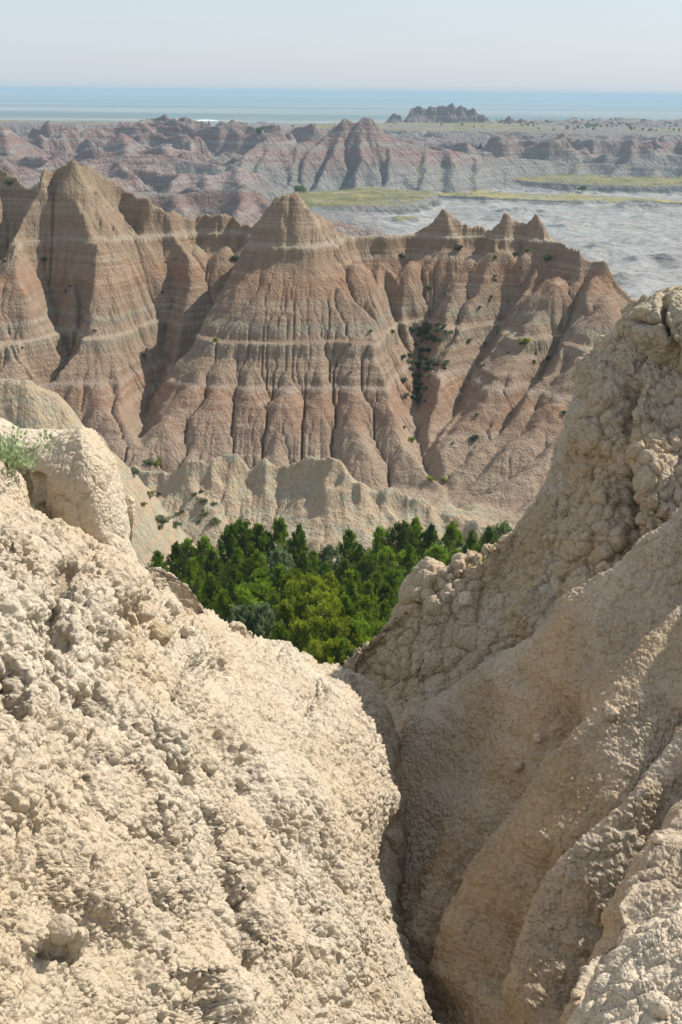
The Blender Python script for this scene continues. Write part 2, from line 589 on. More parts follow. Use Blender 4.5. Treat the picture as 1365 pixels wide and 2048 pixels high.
    S([(830, 462, 192), (822, 530, 186), (825, 600, 180), (838, 650, 176)], 1.4, 0.8)
    S([(887, 420, 192), (885, 500, 188), (878, 560, 184), (862, 620, 179), (855, 655, 176)], 1.4, 0.7)
    S([(945, 447, 192), (935, 520, 187), (915, 580, 182), (890, 640, 176)], 1.3, 0.7)
    S([(1012, 434, 190), (998, 500, 186), (970, 580, 180), (940, 650, 174), (905, 730, 167), (880, 800, 161), (858, 860, 156)], 1.1, 0.9)
    S([(1066, 445, 189), (1050, 520, 184), (1020, 600, 178), (985, 670, 172)], 1.3, 0.7)
    S([(1130, 482, 183), (1110, 560, 177), (1070, 640, 171), (1030, 700, 166), (1000, 760, 161), (940, 840, 155), (890, 890, 151), (862, 925, 148)], 0.95, 0.9)
    S([(1190, 487, 178.5), (1160, 600, 171), (1110, 690, 164), (1085, 715, 162), (1040, 800, 156), (980, 880, 151), (905, 950, 146)], 0.95, 1.0)
    S([(1215, 518, 177), (1200, 620, 167), (1170, 710, 160), (1120, 800, 153.5), (1050, 880, 148.5), (960, 960, 143.5), (915, 1000, 141)], 0.9, 1.0)
    S([(1290, 610, 173), (1240, 740, 158), (1180, 840, 150), (1090, 920, 144), (990, 990, 139), (950, 1025, 136)], 0.85, 1.0)
    S([(1350, 690, 168), (1300, 830, 150), (1200, 930, 142), (1080, 1000, 137), (1000, 1040, 134)], 0.8, 1.0)
    S([(1650, 850, 150), (1500, 930, 142), (1300, 1020, 134), (1120, 1060, 130)], 0.8, 1.0)
    # fluted knob at the left edge
    S([(-200, 745, 110), (-60, 750, 112), (50, 755, 112), (100, 775, 113), (150, 832, 114), (190, 866, 116), (255, 935, 119)], 1.9, 0.8)
    MB = [(120, 1000, 134), (200, 958, 134), (270, 934, 132), (335, 945, 131), (352, 940, 130.5), (375, 922, 130), (410, 930, 130), (450, 910, 131), (475, 918, 131), (500, 930, 131), (530, 928, 131), (560, 937, 131), (600, 926, 130),
          (640, 928, 129), (686, 922, 128), (692, 950, 127.5), (705, 968, 127), (720, 960, 127), (740, 978, 127), (770, 985, 127), (790, 975, 127), (830, 1002, 127), (880, 1022, 127), (930, 1042, 126), (990, 1062, 124), (1080, 1085, 122), (1300, 1150, 116)]
    MBW = [q + np.array([0, 0, 1.05]) for q in A3(MB)]
    rr_ = np.random.default_rng(12)
    fine = []
    for a, b in zip(MBW[:-1], MBW[1:]):
        k = max(1, int(np.linalg.norm(b - a) / 0.9))
        for j in range(k):
            q = a + (b - a) * j / k
            fine.append(q + np.array([0, rr_.normal() * 0.35, rr_.normal() * 0.22]))
    fine.append(MBW[-1])
    L.append((fine, 0.62, 0.05, 0.0, 2.2, 0.5))
    for k in range(2, len(fine) - 2, 2):
        q = fine[k]
        ln = rr_.uniform(1.5, 5.0)
        L.append(([q + [0, 0, -0.15], q + [rr_.normal() * 0.4, -ln * 0.35, -ln * 0.5], q + [rr_.normal() * 0.8, -ln, -ln * 1.0]], 1.5, 0.12))
    S([(365, 930, 130.5), (400, 985, 127), (430, 1030, 124.5)], 1.3, 0.3)

    cx = 0.4
    xs = np.arange(-84, 84.01, cx)
    ys = np.arange(102, 264.01, cx)
    X, Y = np.meshgrid(xs, ys)
    wm = 0.2 + 0.8 * smooth01((Y - 134) / 5)
    wx = X + wm * (1.1 * fbm2(X / 7, Y / 7, 3, 5) + 0.5 * fbm2(X / 2.5, Y / 2.5, 2, 6))
    wy = Y + wm * (1.1 * fbm2(X / 7, Y / 7, 3, 15))
    base = np.interp(Y, [60, 72, 90, 112, 122, 136, 150, 180], [-34.5, -36.5, -39.5, -43.0, -44.0, -44.2, -44.0, -44])
    H = ridges(wx, wy, L, base)
    # planar faces of the pyramid between its edge ridges
    def face(pa, pb, pc, dz=0.0):
        a, b, c = at(*pa), at(*pb), at(*pc)
        M = np.array([[b[0] - a[0], c[0] - a[0]], [b[1] - a[1], c[1] - a[1]]])
        Mi = np.linalg.inv(M)
        u = Mi[0, 0] * (wx - a[0]) + Mi[0, 1] * (wy - a[1])
        v = Mi[1, 0] * (wx - a[0]) + Mi[1, 1] * (wy - a[1])
        ins = (u >= -0.01) & (v >= -0.01) & (u + v <= 1.01)
        zz = a[2] + u * (b[2] - a[2]) + v * (c[2] - a[2]) + dz
        return np.where(ins, np.maximum(H, zz), H)
    H = face((588, 480, 178.2), (432, 690, 165.2), (700, 688, 163.6))
    H = face((588, 480, 178.2), (700, 688, 163.6), (792, 674, 166.2), -0.1)
    H = face((432, 690, 165.2), (292, 893, 149.5), (575, 905, 148.5), -0.9)
    H = face((432, 690, 165.2), (575, 905, 148.5), (700, 688, 163.6), -0.9)
    H = face((700, 688, 163.6), (575, 905, 148.5), (840, 945, 147), -0.7)
    H = face((700, 688, 163.6), (840, 945, 147), (792, 674, 166.2), -0.5)
    # the big V gullies between the buttresses
    for pts, sl in (([(352, 500, 187), (346, 560, 185), (336, 640, 180.5), (322, 740, 173.5), (302, 800, 167), (292, 850, 161), (285, 900, 153)], 1.25),
                    ([(114, 560, 178), (114, 600, 177), (125, 680, 171), (130, 735, 166), (100, 790, 161)], 1.3),
                    ([(160, 590, 176), (150, 640, 173), (134, 710, 168)], 1.6),
                    ([(893, 560, 185), (868, 630, 182), (846, 690, 178.5), (838, 760, 171.5), (832, 830, 164), (833, 890, 157), (848, 940, 150.5), (885, 985, 144.5), (935, 1040, 136)], 1.0),
                    ([(1068, 540, 184), (1050, 575, 182.5), (1008, 640, 181), (965, 720, 174.5), (930, 790, 168), (890, 860, 159.5), (852, 915, 152)], 1.2),
                    ([(1170, 560, 178), (1115, 690, 169.5), (1062, 790, 161), (995, 870, 154), (925, 935, 147.5)], 1.2),
                    ([(744, 505, 188), (765, 560, 185.5), (798, 640, 180.5), (820, 720, 173.5), (829, 790, 167)], 1.3),
                    ([(492, 515, 187.5), (470, 560, 185), (430, 630, 181), (385, 700, 175.5), (345, 770, 169.5)], 1.3),
                    ([(16, 500, 185), (5, 540, 183), (-30, 640, 177)], 1.2)):
        g = A3(pts)
        gH = np.full(X.shape, 1e3)
        for a, b in zip(g[:-1], g[1:]):
            d = b[:2] - a[:2]
            t = np.clip(((wx - a[0]) * d[0] + (wy - a[1]) * d[1]) / (d @ d), 0, 1)
            dd = np.hypot(wx - a[0] - t * d[0], wy - a[1] - t * d[1])
            gH = np.minimum(gH, a[2] + t * (b[2] - a[2]) + 0.4 + sl * 1.15 * dd + 0.10 * dd * dd)
        H = np.minimum(H, gH)
    H = np.where(Y > 235, np.minimum(H, np.interp(Y, [235, 262], [-30, -62])), H)
    H = H + 0.22 * fbm2(X / 3, Y / 3, 4, 21) + 0.7 * fbm2(X / 11, Y / 11, 2, 22) * smooth01((Y - 134) / 6)
    def Kf(z):
        k = np.ones_like(z)
        for zc, w, f in ((-20.0, 0.35, 0.75), (-30.9, 0.4, 0.8), (-35.7, 0.3, 0.4)):
            k -= f * np.exp(-((z - zc) / w) ** 2)
        return k
    FX = (0.003 + 0.997 * smooth01((Y - 134) / 6)) * (0.3 + 1.5 * smooth01((fbm2(X / 10, Y / 16, 3, 46) + 0.25) / 0.5))
    fl_ = 1 - np.abs(fbm2(X / 1.3, Y / 6, 2, 401)) * 2.2
    H = H - (1 - smooth01((Y - 134) / 4)) * (0.3 * np.clip(1 - fl_, 0, 1) + 0.12 * np.abs(fbm2(X / 3.2, Y / 9, 3, 402))) * smooth01((H + 43) / 2)
    H, A = lem(H, cx, 9, 0.0075, 0.5, 0.02, Kf, 3, fix=FX)
    # refine
    f = 0.17
    xf = np.arange(-80, 80.01, f)
    yf = np.arange(104, 238, f)
    U, V = np.meshgrid((xf - xs[0]) / cx, (yf - ys[0]) / cx)
    Z = bilin(H, U, V)
    X, Y = np.meshgrid(xf, yf)
    Z = Z + 0.22 * fbm2(X / 0.8, Y / 0.8, 3, 33) - 0.16 * (1 - smooth01((Y - 134) / 4)) * smooth01((Z + 43) / 2) * np.abs(fbm2(X / 0.55, Y / 3.0, 3, 34)) * 2
    Z, A = lem(Z, f, 4, 0.04, 0.42, 0.016, Kf, 4, fix=(0.03 + 0.97 * smooth01((Y - 134) / 6)) * (0.25 + 1.3 * smooth01((fbm2(X / 7, Y / 12, 3, 45) + 0.25) / 0.5)))
    ch = np.clip((np.log(A + 1e-6) - math.log(1.2)) / 4.0, 0, 1)
    Z = Z - 0.55 * ch * smooth01((0.9 * fbm2(X / 4, Y / 4, 2, 35) + 0.75)) * smooth01((Y - 112) / 8)
    Z = Z - smooth01((Z + 23) / 2.5) * (0.6 * np.abs(fbm2(X / 1.5, Y / 9, 3, 36)) + 0.35 * np.abs(fbm2(X / 0.5, Y / 3, 2, 37)))
    zw = Z + 0.25 * fbm2(X / 9, Y / 9, 2, 44)
    kn = [(-60, -60), (-36.6, -36.6), (-35.9, -35.75), (-35.2, -35.4), (-34.4, -34.4), (-32.2, -32.6), (-31.35, -30.98), (-30.3, -30.72), (-29.6, -29.7), (-27, -27),
          (-21.2, -21.3), (-20.5, -20.1), (-19.6, -19.85), (-18.8, -18.9), (-12, -12), (0, 0)]
    Z = Z + (ledge_map(zw, kn) - zw) * 0.95
    buff = np.clip(np.minimum((139 - Y - 0.08 * X * 0) / 2.0, 1), 0, 1)
    buff = buff * (1 - smooth01((X - 14) / 6) * smooth01((Y - 129) / 3))
    P = np.stack([X.ravel(), Y.ravel(), Z.ravel()], 1)
    gr = np.zeros(P.shape[0])
    gr += 0.9 * smooth01((109 - P[:, 1]) / 4)
    # green scrub filling the main gully
    gx, gy = proj(P)
    o = grid_mesh("badlands_wall", P, len(yf), len(xf), M_WALL, attrs={"buff": buff.ravel(), "grass": gr})
    tag(o, kind="structure")
    return (xf, yf, Z)


WALL = build_wall()


def wall_z(x, y):
    xf, yf, Z = WALL
    return float(bilin(Z, np.array([(x - xf[0]) / (xf[1] - xf[0])]), np.array([(y - yf[0]) / (yf[1] - yf[0])]))[0])


def build_grove_floor():
    ys = np.concatenate([np.arange(6, 60, 1.5), np.arange(60, 103.9, 0.7), [104.0, 105.5]])
    xs = np.arange(-80, 80.01, 0.8)
    X, Y = np.meshgrid(xs, ys)
    Z = near_base(Y) + 0.5 * fbm2(X / 6, Y / 6, 4, 9) * smooth01((104 - Y) / 5)
    row = np.array([wall_z(x, 104.0) for x in xs])
    k = smooth01((Y - 98) / 6)
    Z = Z * (1 - k) + row[None, :] * k
    Z[-1] -= 0.8
    P = np.stack([X.ravel(), Y.ravel(), Z.ravel()], 1)
    o = grid_mesh("grove_ground", P, len(ys), len(xs), M_WALL, attrs={"buff": np.ones(len(P)), "grass": np.full(len(P), 0.9)})
    tag(o, kind="structure")
    return xs, ys, Z


GROVE = build_grove_floor()


def grove_z(x, y):
    if y > 104.5:
        return wall_z(x, y)
    return float(np.interp(y, [60, 72, 90, 112], [-34.5, -36.5, -39.5, -43.0]))


# ------------------------------------------------------------------ terrain: far badlands
def plane_at(px, py, z):
    d = at(px, py, 1.0)
    return d * (z / d[2])


def poly_table(X, Y, pts, slope):
    """distance-based falloff outside a polygon (0 inside, grows outside)"""
    P = np.array(pts)[:, :2]
    n = len(P)
    dmin = np.full(X.shape, 1e9)
    inside = np.zeros(X.shape, bool)
    for k in range(n):
        a, b = P[k], P[(k + 1) % n]
        d = b - a
        t = np.clip(((X - a[0]) * d[0] + (Y - a[1]) * d[1]) / (d @ d + 1e-9), 0, 1)
        dmin = np.minimum(dmin, np.hypot(X - a[0] - t * d[0], Y - a[1] - t * d[1]))
        c = ((a[1] > Y) != (b[1] > Y)) & (X < (b[0] - a[0]) * (Y - a[1]) / (b[1] - a[1] + 1e-12) + a[0])
        inside ^= c
    return np.where(inside, 0, dmin) * slope, inside


def build_far_a():
    L = []
    def S(pts, s=0.75, r=2.0, c=0.0):
        cap = 5.0 if len(pts) > 3 and pts[0][2] > 600 else 1.5
        L.append((A3(pts), s, min(r, 1.5), c, cap, 5.0))
    S([(600, 283, 930), (640, 272, 950), (660, 262, 948), (672, 244, 946), (684, 228, 945), (698, 231, 945), (710, 246, 943), (722, 228, 941), (738, 230, 940), (752, 254, 940), (790, 272, 945), (850, 290, 960), (930, 298, 980), (1010, 310, 1010),
       (1100, 318, 1050), (1200, 322, 1060), (1300, 328, 1050), (1365, 325, 1050), (1500, 330, 1050), (1700, 335, 1050)], 0.9, 1.5)
    for a in ([(660, 262, 948), (630, 300, 910), (600, 350, 884), (560, 388, 862)], [(690, 242, 944), (675, 290, 915), (650, 340, 888), (630, 378, 868)], [(728, 240, 941), (735, 300, 908), (720, 345, 888), (705, 380, 870)],
              [(770, 268, 943), (790, 310, 915), (790, 350, 892), (780, 382, 876)], [(850, 290, 960), (850, 330, 925), (850, 360, 905), (845, 380, 890)], [(900, 296, 970), (905, 330, 940), (905, 365, 915)],
              [(960, 304, 990), (960, 335, 962), (955, 370, 930)], [(1040, 314, 1025), (1030, 342, 1000), (1020, 362, 980)], [(1100, 318, 1050), (1095, 345, 1030)], [(1160, 320, 1055), (1150, 350, 1035)],
              [(1230, 324, 1058), (1220, 352, 1035)], [(1300, 328, 1050), (1290, 356, 1028)], [(1365, 325, 1050), (1350, 356, 1026)]):
        S(a, 0.85, 2.0)
    S([(470, 320, 870), (500, 300, 885), (530, 280, 905), (556, 266, 915), (580, 280, 925), (620, 285, 935)], 0.8, 1.5)
    for a in ([(556, 268, 915), (535, 310, 885), (520, 345, 865), (500, 380, 845)], [(500, 300, 885), (480, 340, 855), (455, 375, 835)], [(615, 285, 925), (590, 330, 895), (580, 370, 870)]):
        S(a, 0.85, 2)
    # grey banded hills on the left
    S([(120, 345, 740), (180, 330, 750), (236, 316, 756), (290, 332, 740), (350, 338, 722), (420, 342, 722), (480, 330, 742), (530, 345, 752), (560, 372, 760)], 0.8, 1.5)
    for a in ([(236, 316, 756), (262, 360, 700), (290, 400, 655), (300, 430, 620)], [(180, 330, 750), (190, 380, 690), (200, 420, 640)], [(350, 338, 722), (345, 380, 680), (340, 410, 650)],
              [(420, 342, 722), (430, 380, 690), (420, 405, 660)], [(480, 330, 742), (500, 370, 705), (520, 400, 680)]):
        S(a, 0.8, 2)
    # pink hills, left
    S([(-260, 290, 930), (-120, 280, 930), (-40, 272, 930), (20, 248, 930), (50, 272, 935), (100, 292, 940), (150, 300, 940), (200, 285, 950), (238, 262, 955), (270, 285, 955), (340, 290, 950), (400, 305, 950), (450, 315, 930)], 0.7, 2)
    S([(-200, 310, 850), (-80, 318, 840), (0, 300, 850), (60, 312, 850), (120, 305, 850), (180, 320, 840), (240, 305, 850), (330, 300, 860), (380, 315, 850), (440, 325, 840)], 0.6, 4)
    S([(-100, 330, 760), (0, 322, 770), (90, 335, 760)], 0.6, 4)
    for a in ([(20, 248, 930), (30, 290, 880), (20, 320, 840)], [(238, 262, 955), (245, 295, 905), (240, 320, 860)], [(335, 286, 950), (330, 310, 900)]):
        S(a, 0.7, 2)
    # close ridge just behind the wall
    S([(200, 380, 500), (250, 372, 510), (300, 378, 520), (370, 384, 520), (430, 376, 520), (470, 370, 515), (500, 364, 510), (535, 376, 505), (560, 400, 495), (600, 425, 480)], 0.8, 1.0)
    S([(500, 364, 510), (505, 400, 480), (480, 440, 450)], 0.8, 1)
    S([(370, 384, 520), (380, 420, 480), (370, 450, 450)], 0.8, 1)
    S([(600, 440, 420), (650, 428, 425), (700, 440, 430), (760, 452, 435), (800, 468, 440)], 0.7, 3)
    # low mounds on the valley floor
    for px, py, Y_, w in ((1050, 410, 790, 30), (1000, 425, 750, 12), (1340, 500, 560, 20), (1260, 505, 555, 10), (1230, 480, 600, 10), (1150, 440, 700, 12), (1280, 400, 830, 18), (1180, 395, 850, 20), (870, 450, 700, 8), (1240, 540, 490, 10), (1090, 470, 620, 10), (980, 395, 850, 14)):
        S([(px - w, py + 5, Y_), (px + w, py + 4, Y_ + 6)], 0.22, 2.5)

    def surf(X, Y):
        wx = X + 10 * fbm2(X / 60, Y / 60, 3, 51) + 3 * fbm2(X / 14, Y / 14, 3, 52)
        wy = Y + 10 * fbm2(X / 60, Y / 60, 3, 53) + 3 * fbm2(X / 14, Y / 14, 3, 54)
        return wx, wy
    cx = 2.4
    xs = np.arange(-420, 420.1, cx)
    ys = np.arange(240, 1204, cx)
    X, Y = np.meshgrid(xs, ys)
    wx, wy = surf(X, Y)
    base = np.interp(Y, [240, 880, 960, 1060, 1100, 1204], [-70, -69.5, -66.5, -62, -58, -56])
    base = base + np.interp(X, [-400, -150, 0, 60, 400], [9, 8, 5, 0, 0]) * smooth01((Y - 560) / 120)
    H = ridges(wx, wy, L, base)
    rd = (1 - np.abs(fbm2(X / 75, Y / 60, 4, 301)) * 2.6)
    rd2 = (1 - np.abs(fbm2(X / 30, Y / 26, 3, 305)) * 2.4)
    ml = np.clip(smooth01((-15 - X) / 70) * smooth01((Y - 560) / 60) + 0.9 * smooth01((Y - 1075) / 30), 0, 1)
    H = np.maximum(H, base + ml * (27 * np.clip(rd, 0, 1) ** 2.0 + 7 * np.clip(rd2, 0, 1) - 9 + 4 * smooth01((Y - 800) / 200)))
    # table lands with grass on top
    G = np.zeros_like(X)
    tabs = [([plane_at(965, 347, -62), plane_at(1100, 343, -62), plane_at(1250, 352, -62), plane_at(1450, 362, -62), plane_at(1450, 374, -62), plane_at(1250, 370, -62), plane_at(1100, 366, -62), plane_at(1000, 356, -62)], -62, 1.2),
            ([plane_at(590, 384, -62), plane_at(760, 378, -62), plane_at(860, 380, -62), plane_at(850, 396, -62), plane_at(840, 408, -62), plane_at(740, 410, -62), plane_at(620, 412, -62), plane_at(560, 400, -62)], -62, 1.1),
            ([plane_at(1150, 302, -55), plane_at(1300, 300, -55), plane_at(1420, 304, -55), plane_at(1300, 308, -55)], -55, 1.0),
            ([plane_at(780, 384, -66), plane_at(900, 378, -66), plane_at(1050, 384, -66), plane_at(1220, 392, -66), plane_at(1420, 404, -66), plane_at(1200, 402, -66), plane_at(900, 392, -66)], -66.5, 0.9),
            ([plane_at(1010, 306, -54), plane_at(1120, 300, -54), plane_at(1180, 312, -54), plane_at(1060, 316, -54)], -54, 1.0),
            ([plane_at(330, 268, -45), plane_at(400, 272, -45), plane_at(460, 284, -45), plane_at(380, 286, -45)], -45, 1.0),
            ([plane_at(790, 433, -66), plane_at(850, 432, -66), plane_at(850, 437, -66), plane_at(800, 438, -66)], -66, 1.0)]
    for pts, zt, sl in tabs:
        off, ins = poly_table(wx, wy, pts, sl)
        H = np.maximum(H, zt - off + 0.3 * fbm2(X / 30, Y / 30, 2, 3))
        G = np.maximum(G, (off < 1.0) * smooth01((fbm2(X / 26, Y / 14, 4, 72) + 0.62) / 0.12))
    H = H + (0.8 * fbm2(X / 22, Y / 30, 4, 61) + 1.0 * np.maximum(0, fbm2(X / 9, Y / 12, 3, 66))) * smooth01((Y - 300) / 100)
    H = H + 2.2 * np.maximum(0, fbm2(X / 45, Y / 60, 3, 68) - 0.15) * smooth01((X - 20) / 60)
    keep = 1 - 0.93 * G
    def Kf(z):
        return 1 - 0.5 * np.exp(-((z + 37.5) / 1.2) ** 2) - 0.5 * np.exp(-((z + 28.8) / 1.0) ** 2) - 0.5 * np.exp(-((z + 54) / 1.5) ** 2)
    H = H + (1 - G) * smooth01((-64 - H) / 2) * (1.5 * np.abs(fbm2(X / 18, Y / 24, 4, 69)) * 2 - 0.6)
    H, A = lem(H, cx, 12, 0.028, 0.5, 0.010, Kf, 5, fix=keep)
    f = 1.2
    xf = np.arange(-410, 410, f)
    yf = np.arange(250, 1200, f)
    U, V = np.meshgrid((xf - xs[0]) / cx, (yf - ys[0]) / cx)
    Z = bilin(H, U, V)
    g = bilin(G, U, V)
    X, Y = np.meshgrid(xf, yf)
    Z = Z + 0.9 * fbm2(X / 5, Y / 5, 3, 71) * (1 - 0.7 * g)
    Z, A = lem(Z, f, 3, 0.06, 0.42, 0.012, Kf, 6, fix=1 - 0.95 * g)
    # scattered grass swales
    gy, gx = np.gradient(Z, f)
    flat = smooth01((0.16 - np.hypot(gx, gy)) / 0.1)
    fl2 = flat * smooth01((fbm2(X / 60, Y / 25, 3, 81) - 0.12) / 0.1) * smooth01((Y - 830) / 20) * smooth01((-50 - Z) / 3)
    g = np.maximum(g * smooth01((0.5 - np.hypot(gx, gy)) / 0.2), fl2)
    P = np.stack([X.ravel(), Y.ravel(), Z.ravel()], 1)
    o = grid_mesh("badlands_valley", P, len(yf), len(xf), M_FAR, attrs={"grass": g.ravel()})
    tag(o, kind="structure")
    return xf, yf, Z


FARA = build_far_a()


def build_far_b():
    cx = 2.6
    xs = np.arange(-760, 760.1, cx)
    ys = np.arange(1190, 2260, cx)
    X, Y = np.meshgrid(xs, ys)
    wx = X + 25 * fbm2(X / 120, Y / 120, 3, 91) + 8 * fbm2(X / 30, Y / 30, 3, 92)
    wy = Y + 25 * fbm2(X / 120, Y / 120, 3, 93) + 8 * fbm2(X / 30, Y / 30, 3, 94)
    base = np.interp(Y, [1190, 1350, 1800, 2050, 2200, 2260], [-56, -55, -52, -60, -105, -112.5])
    # rim line, front edge of the plateau
    rim = np.interp(wx, [-800, -420, -230, -215, -120, 60, 200, 480, 800], [1380, 1380, 1400, 1560, 1560, 1500, 1410, 1370, 1360])
    top = np.interp(wx, [-800, -300, -225, -190, 0, 200, 800], [-33.5, -34, -35, -42, -41, -39.5, -39])
    back = np.interp(wx, [-800, -260, -120, 60, 160], [1475, 1475, 1720, 1900, 2010])
    d = np.maximum(rim - wy, wy - back)
    H = np.maximum(base, top - 0.9 * np.maximum(0, d) + 0.6 * fbm2(X / 40, Y / 40, 3, 95))
    rd = (1 - np.abs(fbm2(X / 75, Y / 60, 4, 311)) * 2.6)
    H = np.maximum(H, base + (Y < 1500) * (19 * np.clip(rd, 0, 1) ** 1.8 - 3))
    L = []
    for k in range(26):
        x0 = -620 + k * 50 + random.uniform(-12, 12)
        r0 = float(np.interp(x0, [-800, -420, -230, -215, -120, 60, 200, 480, 800], [1380, 1380, 1400, 1560, 1560, 1500, 1410, 1370, 1360]))
        t0 = float(np.interp(x0, [-800, -300, -225, -190, 0, 200, 800], [-33.5, -34, -35, -42, -41, -39.5, -39]))
        ln = random.uniform(45, 95)
        dx = random.uniform(-25, 25)
        L.append(([np.array([x0, r0 + 25, t0 + 1]), np.array([x0 + dx * .5, r0 - ln * .5, t0 - 5]), np.array([x0 + dx, r0 - ln, t0 - 14])], 0.9, 1.5))
    H = ridges(wx, wy, L, H)
    H = H + 0.6 * fbm2(X / 15, Y / 15, 3, 96)
    flat0 = ((d < -8) * 1.0)
    # knobbly top on the right half of the plateau
    H = H + flat0 * smooth01((X - 230) / 80) * smooth01((Y - 1600) / 80) * 11.0 * np.maximum(0, fbm2(X / 26, Y / 26, 4, 97) + 0.02)
    H = H + flat0 * smooth01((-40 - X) / 80) * smooth01((Y - 1640) / 80) * 9.0 * np.maximum(0, fbm2(X / 26, Y / 26, 4, 98) - 0.05)
    H = H + (1 - flat0) * 1.5 * fbm2(X / 11, Y / 11, 3, 196)
    H, A = lem(H, cx, 9, 0.03, 0.48, 0.008, None, 8, fix=1 - 0.9 * flat0)
    gy, gx = np.gradient(H, cx)
    sl = np.hypot(gx, gy)
    g = smooth01((0.14 - sl) / 0.08) * flat0 * smooth01((fbm2(X / 90, Y / 40, 3, 99) + 0.12) / 0.1)
    g = np.maximum(g, smooth01((0.14 - sl) / 0.08) * (1 - flat0) * smooth01((fbm2(X / 80, Y / 30, 3, 101) - 0.1) / 0.1) * (Y < 1500))
    P = np.stack([X.ravel(), Y.ravel(), H.ravel()], 1)
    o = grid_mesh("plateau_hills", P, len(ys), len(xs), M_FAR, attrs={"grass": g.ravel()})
    tag(o, kind="structure")
    return xs, ys, H


FARB = build_far_b()


def build_plain():
    th = np.radians(np.linspace(-180, 180, 721))
    rr = np.concatenate([[2.0, 300, 900, 1500], np.geomspace(2100, 90000, 150)])
    T, R = np.meshgrid(th, rr)
    X = R * np.sin(T)
    Y = R * np.cos(T)
    Z = np.full(X.shape, -112.0) - 4 * smooth01((2100 - R) / 600)
    k = smooth01((R - 9000) / 8000)
    n = fbm2(X / 9000, Y / 2500, 4, 111)
    Z = Z + k * 55 * smooth01((n - 0.12) / 0.05) * (0.5 + 0.5 * smooth01((R - 20000) / 20000)) + k * 14 * n
    P = np.stack([X.ravel(), Y.ravel(), Z.ravel()], 1)
    o = grid_mesh("prairie_plain", P, len(rr), len(th), M_PLAIN, flip=True)
    tag(o, kind="structure")


build_plain()

# ------------------------------------------------------------------ foreground: knobbly clay ridges
def clay_material(name, tint, warm, pale, seed, rough_bump=1.0):
    nt = NT(name)
    P = nt.pos()
    a = nt.noise(P, 0.7, 4, 0.6)
    c = nt.ramp(a, [(0.34, warm), (0.5, tint), (0.64, pale)])
    b = nt.noise(P, 3.1, 4, 0.6)
    c = nt.mix(nt.mr(b, 0.56, 0.70, 0, 0.6), c, warm)
    d = nt.noise(P, 28.0, 4, 0.65)
    c = nt.mix(nt.mr(d, 0.52, 0.68, 0, 0.35), c, tuple(v * 0.72 for v in tint))
    c = nt.mix(nt.mr(d, 0.46, 0.32, 0, 0.4), c, tuple(min(0.8, v * 1.18) for v in pale))
    h0 = nt.noise(P, 22.0, 6, 0.66)
    v1 = nt.voro(P, 34.0)
    v2 = nt.voro(P, 80.0)
    ed = nt.new('ShaderNodeTexVoronoi', feature='DISTANCE_TO_EDGE')
    wv = nt.new('ShaderNodeVectorMath', operation='ADD')
    nz = nt.new('ShaderNodeTexNoise')
    nt.l.new(P, nz.inputs['Vector'])
    nz.inputs['Scale'].default_value = 9.0
    nzs = nt.scale(nz.outputs['Color'], 0.09)
    nt.l.new(P, wv.inputs[0])
    nt.l.new(nzs, wv.inputs[1])
    nt.l.new(wv.outputs[0], ed.inputs['Vector'])
    ed.inputs['Scale'].default_value = 7.5
    crack = nt.mr(ed.outputs[0], 0.0, 0.045)
    n = nt.bump(crack, 0.55 * rough_bump, 0.02)
    n = nt.bump(h0, 0.9 * rough_bump, 0.035, n)
    n = nt.bump(v1, 0.75 * rough_bump, 0.016, n)
    n = nt.bump(v2, 0.5 * rough_bump, 0.006, n)
    return nt.done(c, n)


M_CLAY_L = clay_material("pale_clay", (0.50, 0.415, 0.305), (0.49, 0.39, 0.27), (0.53, 0.46, 0.355), 1, 0.75)
M_CLAY_R = clay_material("ochre_clay", (0.48, 0.385, 0.275), (0.47, 0.345, 0.205), (0.52, 0.44, 0.34), 2, 0.9)
M_CLAY_Y = clay_material("yellow_clay", (0.43, 0.335, 0.205), (0.43, 0.30, 0.15), (0.45, 0.39, 0.29), 3, 1.0)
M_CLAY_G = clay_material("grey_clay", (0.62, 0.51, 0.37), (0.58, 0.46, 0.31), (0.66, 0.56, 0.43), 4)


def catmull(C, n, axis, t=None):
    """resample control array along axis to n samples, uniform Catmull-Rom"""
    C = np.moveaxis(C, axis, 0)
    m_ = C.shape[0]
    t = np.linspace(0, m_ - 1, n) if t is None else t
    i = np.clip(t.astype(int), 0, m_ - 2)
    f = (t - i)[(...,) + (None,) * (C.ndim - 1)]
    p0 = C[np.clip(i - 1, 0, m_ - 1)]
    p1 = C[i]
    p2 = C[i + 1]
    p3 = C[np.clip(i + 2, 0, m_ - 1)]
    r = 0.5 * (2 * p1 + (p2 - p0) * f + (2 * p0 - 5 * p1 + 4 * p2 - p3) * f ** 2 + (3 * p1 - p0 - 3 * p2 + p3) * f ** 3)
    return np.moveaxis(r, 0, axis)


def even_t(C, n, axis):
    """sample parameters that give quads of even size as seen from the overlook (hidden parts coarser)"""
    M = np.moveaxis(C, axis, 0)
    a, b = proj(M.reshape(-1, 3))
    a = a.reshape(M.shape[:2])
    b = b.reshape(M.shape[:2])
    ln = np.median(np.hypot(np.diff(a, axis=0), np.diff(b, axis=0)), axis=1)
    if axis == 0:
        ln[:2] = np.minimum(ln[:2], 25)
    ln = np.maximum(ln, 4)
    s = np.concatenate([[0], np.cumsum(ln)])
    return np.interp(np.linspace(0, s[-1], n), s, np.arange(len(s)))


def gnormals(V):
    du = np.gradient(V, axis=1)
    dv = np.gradient(V, axis=0)
    n = np.cross(du, dv)
    return n / (np.linalg.norm(n, axis=2, keepdims=True) + 1e-12)


